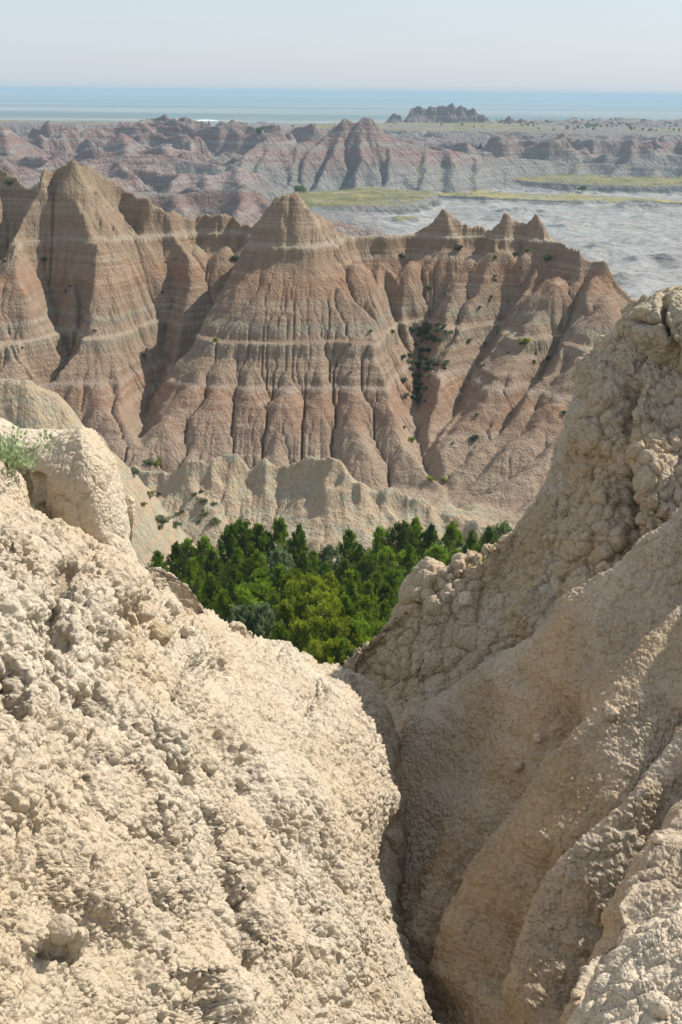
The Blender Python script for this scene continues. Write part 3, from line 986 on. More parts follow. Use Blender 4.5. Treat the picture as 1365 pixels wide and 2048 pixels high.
def blur(a, k):
    """box blur of a 2-D or 3-D array, k passes"""
    for _ in range(k):
        p = np.pad(a, [(1, 1), (1, 1)] + [(0, 0)] * (a.ndim - 2), mode='edge')
        a = (p[:-2, 1:-1] + p[2:, 1:-1] + p[1:-1, :-2] + p[1:-1, 2:] + 4 * a) / 8
    return a


def groove(px, py, line, w, depth, sharp=1.0):
    """displacement for a groove (depth<0) or a rib (depth>0) along a picked line"""
    P = np.array(line, float)
    dm = np.full(px.shape, 1e9)
    for a, b in zip(P[:-1], P[1:]):
        d = b[:2] - a[:2]
        t = np.clip(((px - a[0]) * d[0] + (py - a[1]) * d[1]) / (d @ d + 1e-9), 0, 1)
        dm = np.minimum(dm, np.hypot(px - a[0] - t * d[0], py - a[1] - t * d[1]))
    return depth * np.exp(-(dm / w) ** sharp)


def knobs(P, scale, seed, power=0.5):
    """rounded nodules with sharp creases, 0..1"""
    f1, f2, rv = worley3(P * scale, seed)
    e = np.clip((f2 - f1) * 1.6, 0, 1)
    dome = np.sqrt(np.clip(1 - (f1 / 0.95) ** 2, 0, 1))
    return (0.35 * dome + 0.65 * np.sqrt(e)) * (0.55 + 0.45 * rv), e


def clay_surface(name, C, nr, nc, mat, lumps, grooves=(), big=0.0, big_s=1.2, seed=0, flip=False, kind="structure", smooth_k=2, mask=None, layer=0.0):
    """C: control points (rows, cols, 3). lumps: list of (size_m, amplitude_m, patchiness)"""
    C = np.array(C, float)
    V = catmull(catmull(C, nr, 0, even_t(C, nr, 0)), nc, 1, even_t(C, nc, 1))
    N = gnormals(V)
    if flip:
        N = -N
    px, py = proj(V.reshape(-1, 3))
    px = px.reshape(nr, nc)
    py = py.reshape(nr, nc)
    D = np.zeros((nr, nc))
    for g in grooves:
        jx = 7 * fbm2(px / 60, py / 60, 3, 5)
        jy = 7 * fbm2(px / 60, py / 60, 3, 6)
        D += groove(px + jx, py + jy, *g)
    if big:
        D += big * fbm3(V.reshape(-1, 3) * big_s, 3, seed).reshape(nr, nc)
    V = V + N * D[..., None]
    N = gnormals(blur(V, 6)) * (-1 if flip else 1)
    Pf = V.reshape(-1, 3)
    for k, (size, amp, patch) in enumerate(lumps):
        warp = np.stack([fbm3(Pf / (size * 2.2), 2, seed + 7 + 3 * j + k) for j in range(3)], 1) * size * 0.45
        Q = Pf + warp
        kb, e = knobs(Q * np.array([1, 1, 0.85]), 1 / size, seed + 40 + k)
        mk = 1.0 if mask is None else mask(px.ravel(), py.ravel(), k)
        if patch:
            mk = mk * np.clip(0.5 + 1.9 * fbm3(Pf / (size * 9) + 3.3 * k, 2, seed + 90 + k) + patch, 0.42, 1.35)
        V = V + N * ((kb - 0.5) * amp * mk).reshape(nr, nc, 1)
        if k == 0:
            N = gnormals(blur(V, smooth_k)) * (-1 if flip else 1)
        Pf = V.reshape(-1, 3)
    if layer:
        V = V + N * (layer * (np.abs(fbm3(Pf * np.array([2, 2, 14.0]), 2, seed + 200)))).reshape(nr, nc, 1)
    o = grid_mesh(name, V.reshape(-1, 3), nr, nc, mat, flip=not flip)
    if kind:
        tag(o, kind=kind)
    return o, V


def fan(top, bottom, mids=(), back=((0.6, 0.8, -1.2), (1.2, 2.2, -5.0))):
    """rows: two hidden rows behind the crest, the crest, intermediates, the lower edge"""
    T = np.array([at(*p) for p in top])
    B = np.array([at(*p) for p in bottom])
    rows = []
    for b in reversed(back):
        rows.append(T + np.array(b))
    rows.append(T)
    for f, bulge in mids:
        rows.append(T * (1 - f) + B * f + np.array(bulge))
    rows.append(B)
    return rows


# left ridge: sunlit shoulder
top = [(-420, 1000, 6.0), (-200, 1010, 6.4), (0, 1030, 7.0), (100, 1085, 7.4), (200, 1112, 7.8), (262, 1100, 8.1), (310, 1168, 8.3), (345, 1188, 8.5), (378, 1222, 8.7), (430, 1222, 9.0),
       (482, 1258, 9.4), (545, 1295, 9.9), (600, 1315, 10.3), (640, 1338, 10.6), (688, 1350, 10.8), (714, 1388, 10.6), (730, 1440, 10.3), (745, 1490, 10.0), (758, 1535, 9.7), (755, 1580, 9.5), (745, 1640, 9.2),
       (742, 1700, 8.9), (752, 1780, 8.4), (775, 1880, 7.7), (812, 1990, 7.0), (850, 2070, 6.5), (930, 2200, 5.9)]
bot = [(-420, 1500, 3.9), (-400, 1650, 3.5), (-380, 1800, 3.2), (-350, 1950, 2.95), (-300, 2080, 2.8), (-230, 2170, 2.75), (-160, 2210, 2.8), (-100, 2230, 2.9), (-40, 2240, 3.0), (20, 2250, 3.1),
       (80, 2255, 3.25), (140, 2260, 3.4), (200, 2260, 3.55), (260, 2265, 3.7), (320, 2265, 3.9), (380, 2265, 4.05), (440, 2265, 4.2), (500, 2265, 4.4), (550, 2265, 4.6), (600, 2265, 4.75), (650, 2265, 4.95),
       (695, 2265, 5.1), (735, 2265, 5.25), (775, 2265, 5.4), (815, 2265, 5.55), (850, 2265, 5.65), (890, 2265, 5.7)]
T = np.array([at(*p) for p in top])
B = np.array([at(*p) for p in bot])
T[5:14, 2] -= 0.07
nT = len(top)
sidew = np.clip((np.arange(nT) - 13) / 4.0, 0, 1)[:, None]
rows = [T + np.array([0.9, 1.6, -5.0]) * (1 - sidew) + np.array([0.75, 0.8, -5.0]) * sidew,
        T + np.array([0.45, 0.7, -0.9]) * (1 - sidew) + np.array([0.32, 0.35, -1.0]) * sidew, T]
for f, up in ((0.06, 0.10), (0.14, 0.18), (0.30, 0.26), (0.5, 0.28), (0.75, 0.16)):
    rows.append(T * (1 - f) + B * f + np.array([0.3, -0.25, 1.0]) * up)
rows.append(B)
GL = [([(400, 1340), (430, 1420), (470, 1500), (520, 1580), (590, 1660)], 38, -0.26, 1.6),
      ([(452, 1340), (470, 1420), (500, 1500)], 20, -0.12, 1.5),
      ([(560, 1330), (640, 1420), (700, 1520), (730, 1600)], 50, 0.16, 1.8),
      ([(470, 1800), (490, 1870), (505, 1920)], 14, -0.2, 1.6),
      ([(340, 1965), (370, 1985)], 10, -0.12, 1.6),
      ([(400, 2010), (420, 2048)], 12, -0.10, 1.6),
      ([(400, 1960), (450, 2010)], 45, 0.16, 2.0),
      ([(530, 1830), (560, 1900)], 35, 0.10, 1.8),
      ([(25, 1340), (30, 1400)], 12, -0.32, 1.6), ([(190, 1395), (200, 1420)], 13, -0.28, 1.5),
      ([(125, 1165), (110, 1230), (135, 1275)], 10, -0.2, 1.5),
      ([(70, 1250), (150, 1380), (240, 1500), (330, 1580)], 26, -0.16, 1.5),
      ([(-20, 1090), (150, 1150), (230, 1200)], 60, 0.16, 2.0),
      ([(-60, 1180), (90, 1300)], 50, 0.10, 2.0),
      ([(220, 1480), (400, 1600), (520, 1720)], 60, 0.12, 2.0),
      ([(80, 1660), (130, 1800), (240, 1900)], 40, -0.10, 1.8),
      ([(80, 1870), (130, 1895)], 28, 0.12, 1.8), ([(100, 1905), (150, 1910)], 10, -0.14, 1.6),
      ([(285, 1200), (315, 1260)], 30, -0.06, 1.8)]
_o, VL = clay_surface("clay_ridge", rows, 1000, 980, M_CLAY_L,
             [(0.34, 0.09, 0.3), (0.12, 0.07, 0.1), (0.052, 0.046, 0.35), (0.024, 0.021, 0.45)], GL, big=0.16, big_s=0.9, seed=3, flip=True)

# right ridge: shaded wall and the gully below it
top = [(600, 1430, 13.4), (690, 1350, 13.0), (712, 1322, 13.0), (760, 1276, 13.1), (830, 1212, 13.2), (900, 1152, 13.3), (1000, 1094, 13.4), (1060, 1048, 13.4), (1105, 968, 13.3), (1130, 903, 13.2), (1146, 850, 13.1),
       (1168, 772, 13.0), (1188, 726, 12.9), (1228, 684, 12.7), (1284, 668, 12.4), (1344, 704, 12.0), (1424, 762, 11.5), (1560, 780, 10.8), (1800, 800, 9.8)]
bot = [(600, 1560, 12.6), (640, 1620, 12.0), (660, 1660, 11.6), (680, 1720, 11.0), (690, 1780, 10.4), (705, 1850, 9.8), (720, 1920, 9.2), (740, 1970, 8.8), (780, 2030, 8.4), (820, 2080, 8.1), (860, 2130, 7.8),
       (900, 2180, 7.4), (950, 2230, 7.0), (1000, 2290, 6.6), (1060, 2330, 6.3), (1150, 2360, 6.0), (1260, 2370, 5.8), (1450, 2370, 5.5), (1750, 2370, 5.2)]
T = np.array([at(*p) for p in top])
B = np.array([at(*p) for p in bot])
rows = [T + np.array([2.2, 2.2, -5.0]), T + np.array([0.6, 0.7, -0.9]), T]
for f, k in ((0.05, 0.05), (0.12, 0.02), (0.25, -0.12), (0.40, -0.22), (0.55, -0.10), (0.70, -0.02), (0.85, 0.0)):
    rows.append(T * (1 - f) + B * f + np.array([-0.5, -0.6, 0.6]) * k)
rows.append(B)
GR = [([(1420, 1060), (1300, 1140), (1230, 1200), (1140, 1285), (1010, 1385), (920, 1460), (850, 1560), (780, 1650)], 46, 0.32, 2.0),
      ([(1330, 1030), (1240, 1110), (1180, 1180), (1080, 1275), (980, 1330), (900, 1390)], 44, -0.18, 2.0),
      ([(1365, 1440), (1236, 1600), (1090, 1745), (1012, 1860), (985, 1960)], 24, -0.24, 1.5),
      ([(1120, 1420), (1040, 1560), (973, 1670), (930, 1780), (880, 1890), (850, 1950)], 26, -0.30, 1.5),
      ([(1365, 1250), (1240, 1400), (1120, 1560), (1030, 1700), (960, 1830), (910, 1960)], 46, 0.22, 1.9),
      ([(1060, 1400), (1000, 1520), (930, 1650), (880, 1780), (850, 1880)], 34, 0.12, 1.8),
      ([(1400, 1460), (1290, 1600), (1180, 1730), (1100, 1850), (1050, 1990)], 44, 0.22, 1.8),
      ([(1380, 1580), (1250, 1760), (1180, 1850), (1100, 2010)], 28, -0.24, 1.6),
      ([(1400, 1180), (1300, 1280), (1200, 1400), (1130, 1480)], 26, -0.12, 1.6),
      ([(1260, 780), (1255, 860), (1250, 930), (1262, 1000)], 13, -0.26, 1.5),
      ([(1230, 960), (1255, 1060), (1245, 1110)], 14, -0.30, 1.5),
      ([(1100, 1090), (1102, 1180), (1098, 1240)], 12, -0.26, 1.5),
      ([(1180, 960), (1130, 1010), (1110, 1060)], 12, -0.16, 1.5),
      ([(1180, 1000), (1180, 1120), (1150, 1210)], 46, 0.16, 2.0),
      ([(1320, 900), (1310, 1010)], 44, 0.20, 2.0),
      ([(1210, 760), (1190, 880)], 40, 0.12, 2.0),
      ([(930, 1180), (1000, 1230)], 60, 0.08, 2.0),
      ([(1330, 800), (1365, 900)], 34, -0.12, 2.0)]
def nodular(px, py, k):
    """the upper cliff is nodular, the ribs below it carry only a fine crust"""
    ya = np.interp(px, [600, 700, 780, 900, 1010, 1140, 1230, 1300, 1420], [1720, 1690, 1620, 1460, 1365, 1265, 1180, 1120, 1040])
    up = smooth01((ya - py + 20 * fbm2(px / 60, py / 60, 2, 8)) / 60)
    lo = (0.18, 0.28, 0.7, 1.3)[k]
    return lo + (1 - lo) * up


_o, VR = clay_surface("clay_wall", rows, 1000, 900, M_CLAY_R,
             [(0.36, 0.13, 0.25), (0.17, 0.11, 0.25), (0.08, 0.05, 0.15), (0.036, 0.024, 0.3)], GR, big=0.15, big_s=0.8, seed=23, flip=True, mask=nodular)

# yellow block standing on the right ridge
def block(name, outline, Yc, thick, mat, lumps, grooves=(), seed=0, big=0.08, kind=None, nr=420, nc=520, tilt=(0, 0, 0), layer=0.0, sq=0.75):
    """rounded rock with the given outline: superellipsoid-like loft between the picked outline and a bulged centre"""
    O = np.array(outline, float)
    # close and resample the outline evenly
    Pc = np.vstack([O, O[:1]])
    seg = np.hypot(*(np.diff(Pc, axis=0).T))
    s = np.concatenate([[0], np.cumsum(seg)])
    tt = np.linspace(0, s[-1], nc)
    ox = np.interp(tt, s, Pc[:, 0])
    oy = np.interp(tt, s, Pc[:, 1])
    k = np.ones(9) / 9
    ox[:-1] = np.convolve(np.r_[ox[-5:-1], ox[:-1], ox[:4]], k, 'valid')
    oy[:-1] = np.convolve(np.r_[oy[-5:-1], oy[:-1], oy[:4]], k, 'valid')
    ox[-1] = ox[0]
    oy[-1] = oy[0]
    cxp, cyp = ox[:-1].mean(), oy[:-1].mean()
    c = at(cxp, cyp, Yc)
    ring = np.stack([at(a, b, Yc + tilt[0] * (a - cxp) / 100 + tilt[1] * (b - cyp) / 100) for a, b in zip(ox, oy)])
    ph = np.linspace(-math.pi / 2 + 0.00001, math.pi / 2 - 0.00001, nr)
    V = np.zeros((nr, nc, 3))
    d = c / np.linalg.norm(c)
    for i, p in enumerate(ph):
        r = math.cos(p) ** sq
        V[i] = c + (ring - c) * r + d * (math.sin(p) * thick)
    N = gnormals(V)
    if ((V[nr // 2, 0] - c) @ N[nr // 2, 0]) < 0:
        N = -N
        fl = True
    else:
        fl = False
    px, py = proj(V.reshape(-1, 3))
    D = np.zeros(nr * nc)
    front = smooth01((-(V.reshape(-1, 3) - c) @ d) / (0.3 * thick))
    for g in grooves:
        D += groove(px + 5 * fbm2(px / 40, py / 40, 2, 5), py, *g) * front
    Pf = V.reshape(-1, 3)
    D += big * fbm3(Pf * 1.3, 3, seed)
    Nf = N.reshape(-1, 3)
    Pf = Pf + Nf * D[:, None]
    for k_, (size, amp, patch) in enumerate(lumps):
        kb, e = knobs(Pf + 0.3 * size * np.stack([fbm3(Pf / (size * 2), 2, seed + j) for j in range(3)], 1), 1 / size, seed + 40 + k_)
        mk = np.clip(0.5 + 1.9 * fbm3(Pf / (size * 9), 2, seed + 90 + k_) + patch, 0.4, 1.25)
        Pf = Pf + Nf * ((kb - 0.5) * amp * mk)[:, None]
    if layer:
        Pf = Pf + Nf * (layer * np.abs(fbm3(Pf * np.array([2, 2, 12.0]), 2, seed + 200)))[:, None]
    Pf = Pf.reshape(nr, nc, 3)
    Pf[:, -1] = Pf[:, 0]
    o = grid_mesh(name, Pf.reshape(-1, 3), nr, nc, mat, flip=fl)
    return o


o = block("rock_block", [(1250, 655), (1256, 625), (1275, 604), (1320, 592), (1365, 585), (1480, 585), (1560, 700), (1560, 850), (1440, 860), (1372, 780), (1345, 720), (1310, 690), (1280, 672)],
          12.3, 1.0, M_CLAY_Y, [(0.75, 0.34, 0.3), (0.2, 0.09, 0.2), (0.07, 0.03, 0.2)], [([(1332, 600), (1326, 630), (1334, 665), (1350, 700)], 5, -0.35, 1.5), ([(1262, 640), (1300, 648), (1330, 640)], 4, -0.15, 1.5)], seed=61, nr=300, nc=420, layer=0.05, sq=0.6)
tag(o, kind="structure")

# left top: a big rounded block, the lump left of it and the low crest behind
o = block("rock_block", [(52, 930), (66, 905), (120, 868), (160, 852), (188, 862), (205, 890), (228, 920), (246, 975), (256, 1030), (262, 1080), (272, 1120), (262, 1190), (200, 1210), (140, 1180), (104, 1130), (92, 1060), (66, 1010), (64, 960)],
          8.3, 0.75, M_CLAY_L, [(0.3, 0.05, 0.1), (0.08, 0.016, 0.1), (0.03, 0.009, 0.2)], [([(70, 960), (78, 1040), (95, 1090)], 10, -0.1, 1.6)], seed=71, nr=420, nc=520, big=0.06)
tag(o, kind="structure")
o = block("rock_shoulder", [(-200, 900), (-60, 880), (0, 905), (30, 930), (52, 970), (62, 1030), (68, 1090), (60, 1180), (-60, 1240), (-240, 1200)],
          7.5, 0.7, M_CLAY_L, [(0.25, 0.06, 0.1), (0.08, 0.035, 0.1), (0.035, 0.016, 0.2)], seed=81, nr=320, nc=420, big=0.06)
tag(o, kind="structure")
o = block("rock_shoulder", [(-200, 830), (-60, 825), (0, 836), (40, 858), (80, 864), (125, 862), (170, 868), (190, 900), (170, 960), (60, 1000), (-100, 1010), (-240, 980)],
          9.2, 0.8, M_CLAY_L, [(0.3, 0.06, 0.1), (0.1, 0.03, 0.1), (0.04, 0.014, 0.2)], seed=91, nr=300, nc=420, big=0.05)
tag(o, kind="structure")
# pedestal spur right of the block
o = block("rock_pinnacle", [(246, 990), (258, 984), (272, 996), (275, 1010), (268, 1040), (262, 1066), (254, 1085), (262, 1110), (300, 1150), (312, 1180), (270, 1210), (236, 1180), (240, 1100), (238, 1050), (243, 1020)],
          8.35, 0.13, M_CLAY_L, [(0.09, 0.045, 0.3), (0.04, 0.02, 0.2)], seed=95, nr=160, nc=300, big=0.03)
tag(o, kind="structure")
# knob behind the saddle
o = block("rock_knob", [(838, 1132), (856, 1122), (880, 1128), (900, 1140), (930, 1180), (900, 1240), (840, 1290), (780, 1290), (770, 1260), (790, 1215), (808, 1180), (824, 1156)],
          14.4, 0.55, M_CLAY_R, [(0.22, 0.09, 0.2), (0.08, 0.04, 0.1), (0.035, 0.014, 0.2)], seed=99, nr=260, nc=360, big=0.06)
tag(o, kind="structure")

# ochre spur, lower right
top = [(1120, 2150, 5.3), (1146, 2050, 5.6), (1168, 1982, 5.85), (1190, 1915, 6.1), (1216, 1862, 6.3), (1240, 1800, 6.5), (1262, 1765, 6.65), (1310, 1672, 7.0), (1365, 1612, 7.2), (1450, 1540, 7.4), (1650, 1440, 7.6)]
bot = [(1180, 2400, 4.4), (1220, 2400, 4.4), (1260, 2400, 4.4), (1300, 2400, 4.4), (1340, 2400, 4.4), (1380, 2400, 4.4), (1420, 2400, 4.4), (1480, 2380, 4.4), (1540, 2350, 4.4), (1620, 2300, 4.4), (1800, 2200, 4.4)]
_o, VS = clay_surface("clay_spur", fan(top, bot, ((0.1, (-0.03, -0.04, 0.05)), (0.3, (0, 0, 0.04)), (0.6, (0, 0, 0.0))), back=((-0.05, 0.35, -0.7), (0.1, 0.9, -3.5))), 460, 460, M_CLAY_R,
             [(0.28, 0.10, 0.3), (0.1, 0.05, 0.15), (0.04, 0.02, 0.2), (0.02, 0.009, 0.2)], [([(1225, 1850), (1205, 1900), (1180, 1990)], 16, -0.1, 1.6)], big=0.08, seed=43, flip=True)

# grey nearest shoulder, bottom right corner
top = [(1130, 2160, 3.5), (1170, 2058, 3.65), (1188, 2010, 3.72), (1215, 1965, 3.8), (1240, 1915, 3.88), (1285, 1872, 3.95), (1315, 1845, 4.0), (1345, 1815, 4.05), (1368, 1796, 4.1), (1440, 1740, 4.15), (1600, 1640, 4.2)]
bot = [(1250, 2500, 2.6), (1290, 2500, 2.6), (1330, 2500, 2.6), (1370, 2500, 2.6), (1410, 2500, 2.6), (1450, 2500, 2.6), (1490, 2480, 2.6), (1530, 2460, 2.6), (1570, 2430, 2.6), (1640, 2380, 2.6), (1800, 2260, 2.6)]
_o, VN = clay_surface("clay_shoulder", fan(top, bot, ((0.1, (-0.01, -0.02, 0.03)), (0.3, (0, 0, 0.05)), (0.6, (0, 0, 0.02))), back=((-0.05, 0.2, -0.4), (0.0, 0.5, -2.5))), 420, 460, M_CLAY_G,
             [(0.09, 0.035, 0.3), (0.036, 0.02, 0.15), (0.017, 0.010, 0.2)], [([(1230, 1990), (1290, 1960)], 10, 0.03, 1.6)], big=0.05, big_s=2, seed=53, flip=True)

# ------------------------------------------------------------------ plants
def leaf_material(name, dark, light, trans=0.4):
    nt = NT(name)
    P = nt.pos()
    oi = nt.new('ShaderNodeObjectInfo')
    a = nt.noise(P, 1.6, 3)
    c = nt.ramp(a, [(0.35, dark), (0.62, light)])
    r = nt.mr(oi.outputs['Random'], 0, 1, 0.8, 1.5)
    mul = nt.new('ShaderNodeVectorMath', operation='SCALE')
    nt.l.new(c, mul.inputs[0])
    nt.l.new(r, mul.inputs['Scale'])
    nt.b.inputs['Roughness'].default_value = 0.7
    nt.l.new(mul.outputs[0], nt.b.inputs['Base Color'])
    tr = nt.new('ShaderNodeBsdfTranslucent')
    nt.l.new(mul.outputs[0], tr.inputs[0])
    mx = nt.new('ShaderNodeMixShader')
    mx.inputs[0].default_value = trans
    nt.l.new(nt.b.outputs[0], mx.inputs[1])
    nt.l.new(tr.outputs[0], mx.inputs[2])
    nt.l.new(mx.outputs[0], nt.out.inputs[0])
    return nt.m


def bark_material():
    nt = NT("bark")
    P = nt.pos()
    c = nt.ramp(nt.noise(nt.scale(P, (9, 9, 2)), 1.0, 4), [(0.3, (0.07, 0.05, 0.035)), (0.7, (0.19, 0.15, 0.12))])
    return nt.done(c, nt.bump(nt.noise(nt.scale(P, (20, 20, 4)), 1.0, 3), 0.6, 0.02))


M_BARK = bark_material()
M_LEAF = {"dark green": leaf_material("dark_juniper_foliage", (0.055, 0.105, 0.010), (0.135, 0.21, 0.016)),
          "mid green": leaf_material("juniper_foliage", (0.085, 0.145, 0.012), (0.19, 0.275, 0.02)),
          "yellow-green": leaf_material("yellow_juniper_foliage", (0.14, 0.18, 0.012), (0.27, 0.31, 0.022)),
          "grey-green": leaf_material("sage_foliage", (0.10, 0.14, 0.06), (0.19, 0.25, 0.12))}
M_SAGE = leaf_material("sagebrush_foliage", (0.12, 0.14, 0.07), (0.24, 0.26, 0.14))
M_SHRUB = leaf_material("shrub_foliage", (0.075, 0.105, 0.06), (0.17, 0.205, 0.125))
M_GREEN = leaf_material("bright_shrub_foliage", (0.12, 0.16, 0.03), (0.25, 0.28, 0.06))


def tube(V, Fc, pts, rads, n=6):
    base = len(V)
    for k, (p, r) in enumerate(zip(pts, rads)):
        p = np.array(p, float)
        d = np.array(pts[min(k + 1, len(pts) - 1)], float) - np.array(pts[max(k - 1, 0)], float)
        d /= np.linalg.norm(d) + 1e-9
        a = np.cross(d, [0.3, 0.9, 0.1])
        a /= np.linalg.norm(a) + 1e-9
        b = np.cross(d, a)
        for j in range(n):
            t = 2 * math.pi * j / n
            V.append(p + r * (a * math.cos(t) + b * math.sin(t)))
    for k in range(len(pts) - 1):
        for j in range(n):
            q = base + k * n
            Fc.append((q + j, q + (j + 1) % n, q + n + (j + 1) % n, q + n + j))


def leaf_cloud(centres, radii, per, size, r, up=0.5):
    """many small pointed leaf sprays spread through overlapping clumps"""
    C = np.repeat(centres, per, axis=0)
    R = np.repeat(radii, per, axis=0)
    n = len(C)
    u = r.normal(size=(n, 3))
    u /= np.linalg.norm(u, axis=1, keepdims=True)
    rad = r.random((n, 1)) ** 0.45
    p = C + u * rad * R
    d = u * 0.8 + r.normal(size=(n, 3)) * 0.45 + np.array([0, 0, up])
    d /= np.linalg.norm(d, axis=1, keepdims=True)
    s = np.cross(d, r.normal(size=(n, 3)))
    s /= np.linalg.norm(s, axis=1, keepdims=True)
    L = size * (0.6 + 0.8 * r.random((n, 1)))
    W = L * 0.30
    V = np.empty((n, 4, 3))
    V[:, 0] = p - d * L * 0.5
    V[:, 1] = p + s * W
    V[:, 2] = p + d * L * 0.6
    V[:, 3] = p - s * W
    F_ = np.arange(n * 4).reshape(n, 4)
    return V.reshape(-1, 3), F_


def quick_mesh(name, V, F_, mat):
    me = bpy.data.meshes.new(name)
    V = np.ascontiguousarray(V, dtype=np.float32)
    me.vertices.add(len(V))
    me.vertices.foreach_set("co", V.ravel())
    nf, k = F_.shape
    me.loops.add(nf * k)
    me.loops.foreach_set("vertex_index", np.ascontiguousarray(F_, dtype=np.int32).ravel())
    me.polygons.add(nf)
    me.polygons.foreach_set("loop_start", np.arange(0, nf * k, k, dtype=np.int32))
    me.update(calc_edges=True)
    me.materials.append(mat)
    return me


def juniper(h, wid, kind, seed, cone=0.6):
    """trunk mesh and crown mesh, base at the origin"""
    r = np.random.default_rng(seed)
    V, Fc = [], []
    lean = r.normal(size=2) * 0.05 * h
    tp = [np.array([lean[0] * t * t + 0.06 * math.sin(5 * t + seed), lean[1] * t * t + 0.06 * math.cos(4 * t), h * 0.93 * t - 0.3 * (t == 0)]) for t in np.linspace(0, 1, 8)]
    tube(V, Fc, tp, list(np.linspace(0.15, 0.02, 8) * h / 5.5), 7)
    cs, rs = [], []
    nb = int(58 * (h / 5.5))
    for k in range(nb):
        t = 0.13 + 0.85 * (k + r.random()) / nb
        zt = h * 0.93 * t
        env = wid * (np.interp(t, [0.1, 0.28, 0.5, 0.75, 0.97], [0.62, 1.0, 0.80, 0.44, 0.08]) if cone > 0.5 else np.interp(t, [0.1, 0.3, 0.6, 0.85, 0.98], [0.55, 0.98, 0.92, 0.58, 0.16]))
        a = k * 2.4 + r.normal() * 0.5
        ln = env * (0.72 + 0.42 * r.random())
        b0 = tp[min(7, int(t * 7))] * [1, 1, 0] + np.array([0, 0, zt])
        b1 = b0 + np.array([math.cos(a) * ln, math.sin(a) * ln, ln * (0.22 + 0.3 * r.random())])
        bm = (b0 + b1) / 2 + np.array([0, 0, -0.06 * ln])
        tube(V, Fc, [b0, bm, b1], [0.035 * (1.2 - t) * h / 5.5 + 0.008, 0.02, 0.006], 4)
        for q in range(3):
            f = (0.50, 0.78, 1.02)[q]
            c = b0 * (1 - f) + b1 * f + r.normal(size=3) * 0.11
            cs.append(c)
            rr = (0.13 + 0.13 * r.random()) * (0.75 + 0.5 * wid / 1.5) * (1.15 - 0.45 * t)
            rs.append([rr, rr, rr * (1.2 + 0.9 * r.random())])
    for k in range(5):
        a = r.random() * 6.28
        b0 = tp[3] * [1, 1, 0] + np.array([0, 0, h * (0.2 + 0.5 * r.random())])
        ln = wid * (0.8 + 0.4 * r.random())
        tube(V, Fc, [b0, b0 + np.array([math.cos(a) * ln * .5, math.sin(a) * ln * .5, 0.1]), b0 + np.array([math.cos(a + .2) * ln, math.sin(a + .2) * ln, 0.35 * ln])], [0.03, 0.018, 0.006], 4)
    cs.append(np.array([tp[-1][0], tp[-1][1], h * 0.93]))
    rs.append([0.14, 0.14, 0.32])
    LV, LF = leaf_cloud(np.array(cs), np.array(rs), 52, 0.14, r, 1.1)
    tm = quick_mesh("trunk", np.array(V), np.array(Fc), M_BARK)
    cm = quick_mesh("crown", LV, LF, M_LEAF[kind])
    return tm, cm


VARS = {}
for kind, specs in {"dark green": [(5.5, 1.35, 11, .7), (5.0, 1.2, 12, .7), (5.8, 1.6, 13, .3), (4.6, 1.15, 14, .7)],
                    "mid green": [(5.5, 1.5, 21, .7), (5.2, 1.7, 22, .3), (5.8, 1.4, 23, .7)],
                    "yellow-green": [(5.6, 1.5, 31, .7), (5.3, 1.7, 32, .3)],
                    "grey-green": [(4.8, 1.2, 41, .3)]}.items():
    VARS[kind] = [juniper(h, wd, kind, sd_, cn) + (h,) for h, wd, sd_, cn in specs]

